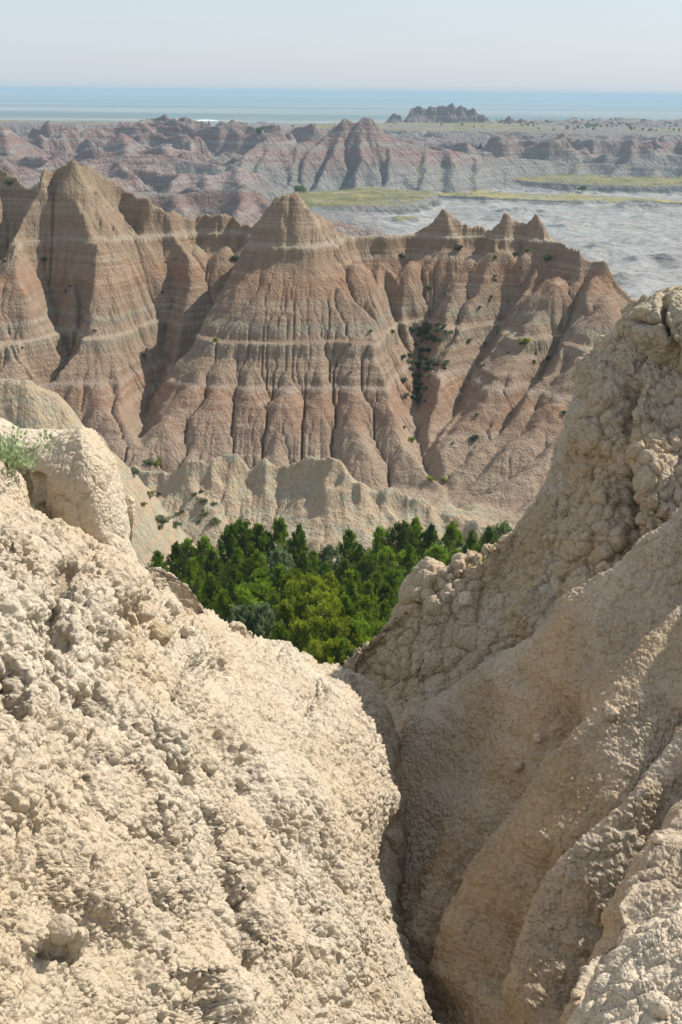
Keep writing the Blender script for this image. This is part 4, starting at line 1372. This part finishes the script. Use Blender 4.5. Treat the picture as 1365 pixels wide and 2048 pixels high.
# (px, py of the tip, distance, kind)
D_, M_, Y_, G_ = "dark green", "mid green", "yellow-green", "grey-green"
TREES = [
    # rear row against the mud bank
    (318, 1108, 100, D_, 'r'), (348, 1092, 103, D_, 'r'), (378, 1086, 104, M_, 'r'), (412, 1082, 104, M_, 'r'), (456, 1062, 106, D_, 'r'), (490, 1043, 108, D_, 'r'),
    (520, 1056, 108, D_, 'r'), (556, 1046, 109, M_, 'r'), (592, 1060, 108, D_, 'r'), (628, 1106, 106, D_, 'r'), (662, 1098, 107, G_, 'r'), (702, 1066, 109, D_, 'r'), (726, 1096, 108, D_, 'r'),
    (764, 1060, 110, M_, 'r'), (790, 1048, 111, D_, 'r'), (828, 1044, 112, M_, 'r'), (868, 1056, 112, D_, 'r'), (908, 1052, 113, M_, 'r'), (942, 1066, 113, D_, 'r'), (978, 1060, 114, M_, 'r'), (1006, 1052, 115, G_, 'r'), (1036, 1062, 116, M_, 'r'),
    # middle rows
    (335, 1140, 92, D_, 'm'), (388, 1126, 95, M_, 'm'), (432, 1112, 97, D_, 'm'), (476, 1104, 99, M_, 'm'), (516, 1108, 99, M_, 'm'), (556, 1104, 101, G_, 'm'), (606, 1112, 100, M_, 'm'),
    (365, 1174, 86, D_, 'm'), (420, 1158, 88, M_, 'm'), (470, 1146, 90, D_, 'm'), (516, 1150, 90, M_, 'm'), (556, 1140, 92, D_, 'm'), (648, 1132, 97, D_, 'm'), (690, 1124, 99, M_, 'm'),
    (738, 1112, 101, D_, 'm'), (782, 1104, 103, M_, 'm'), (826, 1098, 104, D_, 'm'), (872, 1098, 105, M_, 'm'), (916, 1104, 105, M_, 'm'), (962, 1096, 107, D_, 'm'),
    (600, 1150, 92, M_, 'm'), (752, 1150, 94, M_, 'm'), (800, 1142, 96, D_, 'm'), (846, 1138, 98, M_, 'm'), (716, 1150, 93, D_, 'm'),
    # front rows
    (410, 1206, 81, D_, 'f'), (452, 1190, 83, M_, 'f'), (500, 1186, 83, M_, 'f'), (544, 1182, 84, M_, 'f'), (584, 1160, 86, Y_, 'f'), (622, 1168, 85, Y_, 'f'), (660, 1160, 86, Y_, 'f'), (694, 1150, 88, M_, 'f'), (736, 1172, 86, M_, 'f'), (776, 1178, 87, D_, 'f'),
    (482, 1226, 76, G_, 'f'), (526, 1222, 76, G_, 'f'), (570, 1214, 77, Y_, 'f'), (606, 1206, 78, Y_, 'f'), (646, 1204, 78, Y_, 'f'), (688, 1202, 79, M_, 'f'), (728, 1206, 79, M_, 'f'), (766, 1212, 80, M_, 'f'),
    (560, 1262, 71, M_, 'f'), (602, 1256, 72, Y_, 'f'), (640, 1250, 72, Y_, 'f'), (676, 1254, 72, Y_, 'f'), (712, 1250, 73, M_, 'f'), (746, 1256, 74, M_, 'f'), (690, 1290, 68, M_, 'f'), (650, 1296, 68, Y_, 'f'),
]
GTREE = "junipers crowded in the grove below the saddle"
ordinal = ["first", "second", "third", "fourth", "fifth", "sixth", "seventh", "eighth", "ninth", "tenth", "eleventh", "twelfth", "thirteenth", "fourteenth", "fifteenth", "sixteenth", "seventeenth",
           "eighteenth", "nineteenth", "twentieth", "twenty-first", "twenty-second", "twenty-third", "twenty-fourth", "twenty-fifth", "twenty-sixth", "twenty-seventh", "twenty-eighth", "twenty-ninth", "thirtieth"]
rowname = {'r': "rear row", 'm': "middle rows", 'f': "front rows"}


def add_tree(px, py, Y, kind, label, group, hmin=2.2, hmax=7.5, cat="tree"):
    tip = at(px, py, Y)
    gz = grove_z(tip[0], tip[1])
    hh = min(max(tip[2] - gz, hmin), hmax)
    tm, cm, h0 = VARS[kind][int(random.random() * len(VARS[kind]))]
    root = bpy.data.objects.new("juniper_tree", None)
    COL.objects.link(root)
    s = hh / h0
    root.location = (tip[0], tip[1], tip[2] - hh)
    root.rotation_euler = (0, 0, random.uniform(0, 6.28))
    root.scale = (s * random.uniform(1.0, 1.3), s * random.uniform(1.0, 1.3), s * 1.12)
    tag(root, label, cat, group)
    for nm, me_ in (("trunk", tm), ("crown", cm)):
        c = bpy.data.objects.new(nm, me_)
        COL.objects.link(c)
        c.parent = root
    return root


for row in 'rmf':
    for kind in (D_, M_, Y_, G_):
        sel = sorted([t for t in TREES if t[4] == row and t[3] == kind])
        for i, t in enumerate(sel):
            lab = f"{ordinal[i]} {kind} juniper from the left in the grove's {rowname[row]}" if len(sel) > 1 else f"the only {kind} juniper in the grove's {rowname[row]}"
            add_tree(t[0], t[1], t[2], kind, lab, GTREE)


# shrubs: one mesh of leaf sprays plus a few stems, several variants
def shrub_meshes(kind, mat, seed):
    r = np.random.default_rng(seed)
    n = 16
    cs = np.stack([r.normal(size=n) * 0.2, r.normal(size=n) * 0.2, 0.05 + 0.42 * r.random(n)], 1)
    rs = np.full((n, 3), 0.17) * (0.7 + 0.6 * r.random((n, 1)))
    V, F_ = leaf_cloud(cs, rs, 50, 0.12, r, 0.8)
    crown = quick_mesh("foliage", V, F_, mat)
    V, Fc = [], []
    for c in cs[:8]:
        tube(V, Fc, [(0, 0, -0.12), (c[0] * 0.5, c[1] * 0.5, c[2] * 0.4), tuple(c)], [0.02, 0.014, 0.006], 4)
    return quick_mesh("stem", np.array(V), np.array(Fc), M_BARK), crown


SHR = {k: [shrub_meshes(k, mt, 300 + 7 * i + j) for j in range(3)] for i, (k, mt) in enumerate((("sage", M_SAGE), ("dark", M_SHRUB), ("bright", M_GREEN)))}


def ground_hit(px, py, y0, y1, step=0.35):
    """first point of the wall terrain along the sight line of a picked shrub"""
    Y = y0
    while Y < y1:
        p = at(px, py, Y)
        if p[2] < wall_z(p[0], p[1]):
            return np.array([p[0], p[1], wall_z(p[0], p[1])])
        Y += step
    return None


def add_shrub(p, size, kind, label, group, name="shrub", cat="shrub"):
    st, fo = random.choice(SHR[kind])
    root = bpy.data.objects.new(name, None)
    COL.objects.link(root)
    root.location = p
    root.rotation_euler = (random.uniform(-.1, .1), random.uniform(-.1, .1), random.uniform(0, 6.28))
    root.scale = (size * random.uniform(0.9, 1.3), size * random.uniform(0.9, 1.3), size * random.uniform(0.7, 1.0))
    tag(root, label, cat, group)
    for nm, me_ in (("stem", st), ("foliage", fo)):
        c = bpy.data.objects.new(nm, me_)
        COL.objects.link(c)
        c.parent = root


for (px, py, s, k, lab) in [(22, 370, 1.5, "dark", "dark round bush high on the leftmost slope near the skyline"), (268, 952, 1.0, "dark", "dark shrub just right of the big pale boulder block"),
                            (322, 1046, 1.3, "sage", "larger grey-green sage clump on the buff slope left of the grove"), (352, 1056, 1.0, "sage", "round sage bush on the buff slope just above the left trees"),
                            (410, 1010, 1.0, "sage", "upper sage bush under the dark shadow on the mud bank"), (408, 1030, 1.1, "sage", "middle sage bush of the column on the mud bank"),
                            (430, 1046, 1.1, "sage", "lower right sage bush of the column on the mud bank"), (300, 994, 1.0, "sage", "pale sage bush high on the buff slope right of the boulder block"),
                            (318, 990, 0.7, "sage", "small pale sage tuft beside the taller sage on the buff slope"), (318, 928, 1.5, "bright", "bright yellow-green bush on the flat crest left of the mud bank"),
                            (298, 930, 1.1, "dark", "brown-green brush beside the bright bush on the crest"), (432, 686, 0.9, "bright", "bright green tuft at the left end of the white ledge on the pyramid"),
                            (785, 668, 0.9, "bright", "bright green tuft at the right end of the pyramid's white ledge"), (742, 664, 0.7, "bright", "small green tuft midway along the pyramid's right ledge"),
                            (1050, 692, 1.8, "bright", "yellow-green brush on the ledge of the right-hand spur"), (1094, 520, 1.3, "dark", "large dark bush high on the right-hand slope"),
                            (914, 502, 1.2, "dark", "large bush below the white band under the middle peak"), (802, 517, 1.0, "dark", "dark bush on the wall right of the pyramid"),
                            (468, 520, 1.2, "dark", "dark green bush in the hollow left of the pyramid"), (88, 528, 0.9, "dark", "dark shrub on the lit left face under its white band"),
                            (990, 520, 0.8, "bright", "green tuft high on the slope under the twin peaks"), (1032, 512, 0.9, "dark", "shrub right of the green tuft under the twin peaks"),
                            (858, 586, 0.9, "dark", "shrub on the rib just left of the dark scrub gully"), (982, 596, 0.8, "bright", "green tuft halfway down the slope under the twin peaks"),
                            (938, 685, 1.0, "dark", "shrub on the ledge right of the scrub gully"), (950, 884, 1.2, "dark", "bush in the hollow low on the right-hand spurs"),
                            (822, 884, 1.0, "bright", "green shrub on the edge left of the gully mouth"), (808, 858, 0.8, "bright", "small shrub just above the gully mouth"),
                            (860, 960, 0.9, "bright", "low shrub at the wash where the gullies meet"), (888, 963, 0.8, "bright", "low shrub right of the wash junction")]:
    p = ground_hit(px, py, 106, 220)
    if p is not None:
        add_shrub(p, s, k, lab, None)

r_ = np.random.default_rng(5)
GW = "small shrubs scattered over the eroded slopes"
n = 0
while n < 55:
    if n < 18:
        px, py = r_.uniform(880, 1080), r_.uniform(500, 740)
    elif n < 34:
        px, py = r_.uniform(700, 1130), r_.uniform(640, 900)
    elif n < 44:
        px, py = r_.uniform(280, 480), r_.uniform(960, 1060)
    else:
        px, py = r_.uniform(0, 480), r_.uniform(460, 720)
    p = ground_hit(px, py, 106, 220)
    n += 1
    if p is not None:
        add_shrub(p, r_.uniform(0.35, 0.75), "dark" if r_.random() < 0.75 else "sage", "tiny scattered shrub clinging to the eroded clay slope", GW)

# dense scrub choking the main gully right of the pyramid
GG = "dark scrub filling the gully"
for k in range(70):
    t = r_.random()
    cxp = np.interp(t, [0, 0.35, 1], [868, 848, 834])
    cyp = 655 + t * 150
    p = ground_hit(cxp + r_.normal() * (24 * (1 - 0.65 * t)), cyp, 130, 215)
    if p is not None:
        add_shrub(p, r_.uniform(0.7, 1.2), "dark", "dark scrub bush packed in the gully right of the pyramid", GG)

# distant junipers: a short trunk and a rough crown
def far_tree_mesh(seed):
    r = np.random.default_rng(seed)
    n = 9
    cs = np.stack([r.normal(size=n) * 0.9, r.normal(size=n) * 0.9, 1.6 + 2.2 * r.random(n)], 1)
    V, F_ = leaf_cloud(cs, np.full((n, 3), 1.0), 60, 0.7, r, 0.5)
    return quick_mesh("crown", V, F_, M_LEAF["dark green"])


def stub_mesh():
    V, Fc = [], []
    tube(V, Fc, [(0, 0, -1.2), (0.05, 0, 1.0), (0, 0.05, 3.0)], [0.3, 0.2, 0.06], 5)
    return quick_mesh("trunk", np.array(V), np.array(Fc), M_BARK)


FT = [far_tree_mesh(500 + k) for k in range(3)]
STB = stub_mesh()


def far_z(x, y):
    for xs, ys, Z in (FARA, FARB):
        if ys[0] <= y <= ys[-1] and xs[0] <= x <= xs[-1]:
            return float(bilin(Z, np.array([(x - xs[0]) / (xs[1] - xs[0])]), np.array([(y - ys[0]) / (ys[1] - ys[0])]))[0])
    return -112.0


def far_hit(px, py, y0, y1, step=4.0):
    Y = y0
    while Y < y1:
        p = at(px, py, Y)
        z = far_z(p[0], p[1])
        if p[2] < z:
            return np.array([p[0], p[1], z])
        Y += step
    return None


def add_far_tree(p, s, label, group):
    root = bpy.data.objects.new("juniper_tree", None)
    COL.objects.link(root)
    root.location = p
    root.rotation_euler = (0, 0, random.uniform(0, 6.28))
    root.scale = (s, s, s * random.uniform(0.8, 1.1))
    tag(root, label, "tree", group)
    for nm, me_ in (("trunk", STB), ("crown", random.choice(FT))):
        c = bpy.data.objects.new(nm, me_)
        COL.objects.link(c)
        c.parent = root


for px, py, y0, s, lab in ((600, 392, 560, 1.7, "lone dark tree on the grass edge just right of the pyramid's tip"), (1165, 386, 700, 1.3, "lone dark tree at the far edge of the white valley floor"),
                           (518, 283, 700, 1.5, "dark tree in the notch left of the pink central peaks"), (348, 260, 1300, 1.5, "dark tree on the left skyline, left-hand one of the pair"), (366, 259, 1300, 1.6, "dark tree on the left skyline, right-hand one of the pair")):
    p = far_hit(px, py, y0, 2000)
    if p is not None:
        add_far_tree(p, s, lab, None)
n = 0
for k in range(230):
    px = r_.choice([r_.uniform(760, 1365), r_.uniform(940, 1365), r_.uniform(1000, 1365), r_.uniform(1100, 1365), r_.uniform(270, 660)])
    Yq = r_.uniform(1500, 1990)
    x = (px - 682) / F * Yq * 1.05
    add_far_tree(np.array([x, Yq, far_z(x, Yq)]), r_.uniform(0.4, 0.9), "small dark juniper dotting the distant plateau", "junipers dotting the far plateau")

# sage tuft on the foreground shoulder
def tuft(p, mat, label, seed, h=0.42, n=420):
    r = np.random.default_rng(seed)
    a = r.random(n) * 6.28
    rad = r.random(n) ** 0.6
    d = np.stack([np.cos(a) * rad * 0.9, np.sin(a) * rad * 0.9, np.full(n, 1.0)], 1)
    d /= np.linalg.norm(d, axis=1, keepdims=True)
    L = h * (0.5 + 0.6 * r.random((n, 1)))
    b = np.stack([np.cos(a) * rad * 0.07, np.sin(a) * rad * 0.07, np.full(n, -0.04)], 1)
    s = np.cross(d, r.normal(size=(n, 3)))
    s /= np.linalg.norm(s, axis=1, keepdims=True)
    mid = b + d * L * 0.55 + r.normal(size=(n, 3)) * 0.01
    tip = b + d * L + np.array([0, 0, -0.25]) * (rad[:, None] ** 2) * L
    V = np.stack([b - s * 0.003, b + s * 0.003, mid + s * 0.004, tip, mid - s * 0.004], 1).reshape(-1, 3)
    i = np.arange(n)[:, None] * 5
    me_ = quick_mesh("blades", V, i + np.array([[0, 1, 2, 3, 4]]), mat)
    root = bpy.data.objects.new("sage_tuft", None)
    COL.objects.link(root)
    root.location = p
    tag(root, label, "shrub")
    o1 = bpy.data.objects.new("blades", me_)
    COL.objects.link(o1)
    o1.parent = root
    cs = r.normal(size=(14, 3)) * np.array([0.09, 0.09, 0.05]) + np.array([0, 0, h * 0.45])
    V, F_ = leaf_cloud(cs, np.full((14, 3), 0.07), 30, 0.03, r, 1.0)
    o2 = bpy.data.objects.new("foliage", quick_mesh("foliage", V, F_, mat))
    COL.objects.link(o2)
    o2.parent = root


M_PSAGE = leaf_material("pale_sage_foliage", (0.33, 0.40, 0.20), (0.46, 0.53, 0.30), 0.4)
tuft(at(-2, 915, 7.35), M_PSAGE, "pale green feathery sagebrush tuft on the left rock shoulder", 1, 0.13)
tuft(at(24, 918, 7.3), M_PSAGE, "smaller pale sage sprig right beside the feathery tuft", 2, 0.09, 200)


# ------------------------------------------------------------------ loose stones lodged in the clay
def stone_mesh(seed, mat):
    r = np.random.default_rng(seed)
    n1, n2 = 40, 64
    th = np.linspace(0, math.pi, n1)
    ph = np.linspace(0, 2 * math.pi, n2)
    T, Q = np.meshgrid(th, ph, indexing='ij')
    V = np.stack([np.sin(T) * np.cos(Q), np.sin(T) * np.sin(Q), np.cos(T)], 2).reshape(-1, 3)
    dirs = r.normal(size=(9, 3))
    dirs /= np.linalg.norm(dirs, axis=1, keepdims=True)
    sup = np.min(np.stack([np.where(V @ d > 0.05, (0.72 + 0.25 * r.random()) / np.maximum(V @ d, 0.05), 9) for d in dirs], 1), axis=1)
    rad = np.minimum(sup, 1.0)
    V = V * rad[:, None]
    V = V * (1 + 0.10 * fbm3(V * 2.5 + seed, 3, seed))[:, None]
    V = V * np.array([1.0, 0.8 + 0.2 * r.random(), 0.75 + 0.2 * r.random()])
    i = (np.arange(n1 - 1)[:, None] * n2 + np.arange(n2 - 1)[None, :]).ravel()
    me_ = quick_mesh("stone", V, np.stack([i, i + n2, i + n2 + 1, i + 1], 1), mat)
    me_.polygons.foreach_set("use_smooth", np.full(len(me_.polygons), True))
    return me_


SURF = []
for V in (VL, VR, VS, VN):
    q = V.reshape(-1, 3)
    a_, b_ = proj(q)
    SURF.append((q, a_, b_, gnormals(V).reshape(-1, 3)))


def surf_point(px, py, which):
    q, a_, b_, nn = SURF[which]
    k = np.where((np.abs(a_ - px) < 5) & (np.abs(b_ - py) < 5))[0]
    if len(k) == 0:
        return None
    return q[k[np.argmin(q[k] @ _fw)]]


ST = [(515, 1716, 0, 17, M_CLAY_L, "egg-shaped stone jutting from the middle of the sunlit slope"), (236, 1268, 0, 22, M_CLAY_L, "pale rounded stone on the upper left slope below the boulder block"),
      (320, 1268, 0, 24, M_CLAY_Y, "yellowish stone set in the pale slope just below the left crest"), (352, 1212, 0, 17, M_CLAY_L, "small round stone perched on the left crest against the trees"),
      (380, 1262, 0, 16, M_CLAY_L, "pale stone right of the yellowish one, just under the left crest"), (128, 1866, 0, 30, M_CLAY_L, "biggest stone low on the left, above a shadowed cleft"),
      (290, 1228, 0, 26, M_CLAY_L, "large pale chunk just up-left of the yellowish stone"), (684, 1906, 0, 8, M_CLAY_L, "small pebble low on the right of the sunlit slope"),
      (420, 1532, 0, 24, M_CLAY_L, "blocky stone in the groove of the sunlit slope"), (772, 1545, 0, 9, M_CLAY_L, "little knob at the edge of the sunlit ridge"),
      (1309, 1676, 2, 13, M_CLAY_G, "whitish stone balanced on the ochre spur at the right edge"), (1318, 2016, 3, 26, M_CLAY_G, "pale angular stone on the grey shoulder, bottom right corner"),
      (1032, 1530, 1, 13, M_CLAY_R, "rounded stone on the middle rib of the shaded wall"), (1072, 1476, 1, 11, M_CLAY_G, "pale stone high on the shaded slope below the ridge"),
      (928, 1196, 1, 17, M_CLAY_G, "bluish wedge-shaped stone among the knobs near the right crest"), (1010, 1060, 1, 12, M_CLAY_G, "grey stone sitting on the right crest above the grove"),
      (1222, 1430, 1, 16, M_CLAY_R, "dark knob low in the right-hand slope"), (700, 1302, 1, 9, M_CLAY_L, "little pale stone on the rim of the saddle")]
for k, (px, py, wh, rpx, mt, lab) in enumerate(ST):
    p = surf_point(px, py, wh)
    if p is None:
        continue
    o = bpy.data.objects.new("stone", stone_mesh(700 + k, mt))
    COL.objects.link(o)
    rr = rpx / F * float(p @ _fw)
    o.location = p + np.array([0, 0, 0.15]) * rr
    o.scale = (rr * 1.1, rr * 1.1, rr * 1.1)
    o.rotation_euler = (random.uniform(-.6, .6), random.uniform(-.6, .6), random.uniform(0, 6))
    tag(o, lab, "stone")


# ------------------------------------------------------------------ distant rock towers
def butte(name, crest, slope, label, seed, jag=2.5, width=28, cell=0.9, cap=6.0, base=-60, K=0.02, group=None):
    P = A3(crest)
    Q = np.array(P)
    x0, x1 = Q[:, 0].min() - width, Q[:, 0].max() + width
    y0, y1 = Q[:, 1].min() - width, Q[:, 1].max() + width
    xs = np.arange(x0, x1, cell)
    ys = np.arange(y0, y1, cell)
    X, Y = np.meshgrid(xs, ys)
    wx = X + 2.2 * fbm2(X / 9, Y / 9, 3, seed)
    wy = Y + 2.2 * fbm2(X / 9, Y / 9, 3, seed + 1)
    H = ridges(wx, wy, [(P, slope, 0.4, 0.0, cap, 2.5)], np.full(X.shape, float(base)))
    H = H + jag * np.maximum(fbm2(X / 5.5, Y / 5.5, 3, seed + 2), -0.3) * (H > base + 8)
    H, A = lem(H, cell, 5, K, 0.45, 0.01, None, seed)
    o = grid_mesh(name, np.stack([X.ravel(), Y.ravel(), H.ravel()], 1), len(ys), len(xs), M_BUTTE)
    return tag(o, label, "rock", group)


def butte_material():
    nt = NT("tower_clay")
    P = nt.pos()
    s = nt.noise(nt.scale(P, (0.01, 0.01, 0.35)), 1.0, 4, 0.7)
    c = nt.ramp(s, [(0.35, (0.11, 0.08, 0.07)), (0.5, (0.17, 0.125, 0.11)), (0.62, (0.25, 0.20, 0.175))])
    return nt.done(c, nt.bump(nt.noise(P, 0.5, 5, 0.65), 0.8, 1.6))


M_BUTTE = butte_material()
butte("rock_butte", [(806, 246, 1880), (814, 232, 1885), (822, 216, 1890), (832, 209, 1892), (840, 214, 1892), (856, 213, 1894), (864, 211, 1895), (876, 214, 1895), (888, 209, 1895), (896, 215, 1894), (906, 206, 1892), (912, 214, 1890), (924, 208, 1888), (934, 215, 1888),
                     (948, 218, 1886), (960, 228, 1884), (970, 228, 1883), (980, 238, 1882), (994, 246, 1880)], 1.1, "long dark castle-like butte with a toothed top on the right skyline", 11, 4.5)
butte("rock_butte", [(992, 246, 1840), (1004, 240, 1842), (1014, 236, 1844), (1020, 232, 1845), (1030, 238, 1846), (1044, 236, 1846), (1060, 242, 1846), (1080, 247, 1846)], 1.3, "low toothed reddish butte right of the castle-like butte", 12, 5.0)
butte("rock_butte", [(768, 247, 1860), (776, 240, 1862), (782, 230, 1862), (792, 224, 1862), (800, 232, 1862), (806, 246, 1862)], 1.4, "small peaked butte at the left foot of the castle-like butte", 13, 4.0)
SPG = None
OUTG = "low dark rubble outcrops along the right skyline"
ro = np.random.default_rng(31)
for k in range(16):
    px0 = 970 + k * 25 + ro.uniform(-8, 8)
    hh_ = ro.uniform(3, 9)
    Yk = ro.uniform(1780, 1960)
    base_py = 247
    butte("rock_outcrop", [(px0 - 12, base_py + 1, Yk), (px0 - 4, base_py - hh_ * ro.uniform(.5, .9), Yk + 1), (px0, base_py - hh_, Yk + 2), (px0 + 6, base_py - hh_ * ro.uniform(.4, .9), Yk + 1), (px0 + 14, base_py + 1, Yk)],
          1.2, "one of the low dark rubble heaps strung along the right skyline", 50 + k, 4.0, 18, 1.1, 3.0, group=OUTG)
for cr, lab, cp in (([(412, 250, 1700), (416, 246, 1701), (418, 235, 1702), (421, 246, 1703), (426, 250, 1704)], "slender spire standing left of the blocky butte on the left skyline", 12),
                    ([(430, 251, 1700), (436, 244, 1701), (444, 240, 1702), (456, 244, 1703), (462, 251, 1704)], "blocky little butte right of the slender spire", 5),
                    ([(492, 254, 1720), (500, 248, 1721), (508, 254, 1722)], "small cone on the skyline left of the dark rubble", 5),
                    ([(522, 252, 1720), (528, 245, 1721), (540, 246, 1722), (552, 246, 1723), (560, 252, 1724)], "dark rubble pile on the skyline left of the pink peaks", 4),
                    ([(584, 256, 1700), (592, 252, 1701), (600, 256, 1702)], "low dark hump on the skyline behind the pink peaks", 4),
                    ([(643, 256, 1700), (648, 240, 1701), (652, 256, 1702)], "thin needle beside the left shoulder of the pink peaks", 14),
                    ([(1140, 247, 1800), (1148, 240, 1802), (1152, 236, 1803), (1158, 242, 1804), (1166, 247, 1806)], "grey pyramid standing alone on the right plateau", 4),
                    ([(1230, 244, 1900), (1246, 238, 1901), (1262, 238, 1902), (1280, 244, 1904)], "broad low hump on the right skyline", 3),
                    ([(1284, 246, 1880), (1292, 238, 1881), (1298, 246, 1882)], "small rounded knob at the far right skyline", 4),
                    ([(60, 251, 1480), (80, 247, 1482), (100, 249, 1484), (160, 246, 1486), (168, 244, 1486), (200, 250, 1488), (228, 247, 1488), (232, 252, 1488)], "dark flat cap rock on the left skyline plateau", 2)):
    butte("rock_spire" if cp > 8 else "rock_outcrop", cr, 1.3, lab, 20 + len(lab), 1.5, 20, 0.9, cp)

# pale dry pan on the plain
pm = NT("salt_pan")
pm.done((0.85, 0.85, 0.82))
V = []
for k in range(40):
    a = 2 * math.pi * k / 40
    q = plane_at(412 + 26 * math.cos(a), 241 + 1.6 * math.sin(a) * (1 + 0.3 * math.sin(3 * a)), -111.6)
    V.append(q)
o = bpy.data.objects.new("dry_pond", poly_mesh("dry_pond", V, [tuple(range(40))], pm.m))
COL.objects.link(o)
tag(o, kind="structure")

# ------------------------------------------------------------------ light, sky, air
SUN_EL = math.radians(45)
SUN_AZ = math.radians(64)      # clockwise from +Y (the viewing direction), so the sun stands to the right and a little ahead
sd = Vector((math.sin(SUN_AZ) * math.cos(SUN_EL), math.cos(SUN_AZ) * math.cos(SUN_EL), math.sin(SUN_EL)))
sun = bpy.data.lights.new("sun", 'SUN')
sun.energy = 4.7
sun.angle = math.radians(0.55)
sun.color = (1.0, 0.945, 0.86)
so = bpy.data.objects.new("sun", sun)
COL.objects.link(so)
so.rotation_euler = sd.to_track_quat('Z', 'Y').to_euler()

w = bpy.data.worlds.new("World")
scene.world = w
w.use_nodes = True
wt = w.node_tree
wt.nodes.clear()
wo = wt.nodes.new('ShaderNodeOutputWorld')
bg = wt.nodes.new('ShaderNodeBackground')
sky = wt.nodes.new('ShaderNodeTexSky')
sky.sky_type = 'NISHITA'
sky.sun_disc = False
sky.sun_elevation = SUN_EL
sky.sun_rotation = SUN_AZ
sky.altitude = 0
sky.air_density = 1.0
sky.dust_density = 1.0
sky.ozone_density = 2.0
# the smoke haze whitens the clear-sky colour evenly
mx = wt.nodes.new('ShaderNodeMix')
mx.data_type = 'RGBA'
mx.inputs[0].default_value = 0.80
wt.links.new(sky.outputs[0], mx.inputs[6])
mx.inputs[7].default_value = (3.1, 3.45, 3.9, 1)
wt.links.new(mx.outputs[2], bg.inputs[0])
bg.inputs[1].default_value = 0.15
wt.links.new(bg.outputs[0], wo.inputs[0])

# even haze filling the basin
nt = NT("haze")
nt.n.remove(nt.b)
pv = nt.new('ShaderNodeVolumePrincipled')
pv.inputs['Color'].default_value = (0.42, 0.60, 0.745, 1)
pv.inputs['Density'].default_value = 0.00016
pv.inputs['Anisotropy'].default_value = 0.0
nt.l.new(pv.outputs[0], nt.out.inputs['Volume'])
zt, zb, ex = 8.0, -135.0, 95000.0
V = [(sx * ex, sy * ex, z) for z in (zb, zt) for sx, sy in ((-1, -1), (1, -1), (1, 1), (-1, 1))]
me = poly_mesh("haze", V, [(3, 2, 1, 0), (4, 5, 6, 7), (0, 1, 5, 4), (1, 2, 6, 5), (2, 3, 7, 6), (3, 0, 4, 7)], nt.m)
ho = bpy.data.objects.new("haze", me)
COL.objects.link(ho)
tag(ho, kind="stuff")

vs = scene.view_settings
vs.view_transform = 'Standard'
vs.look = 'None'
vs.gamma = 1
vs.exposure = 0.40
vs.use_curve_mapping = False
scene.render.engine = 'CYCLES'
scene.cycles.use_denoising = True
scene.cycles.max_bounces = 4
scene.cycles.diffuse_bounces = 3
scene.cycles.volume_bounces = 1
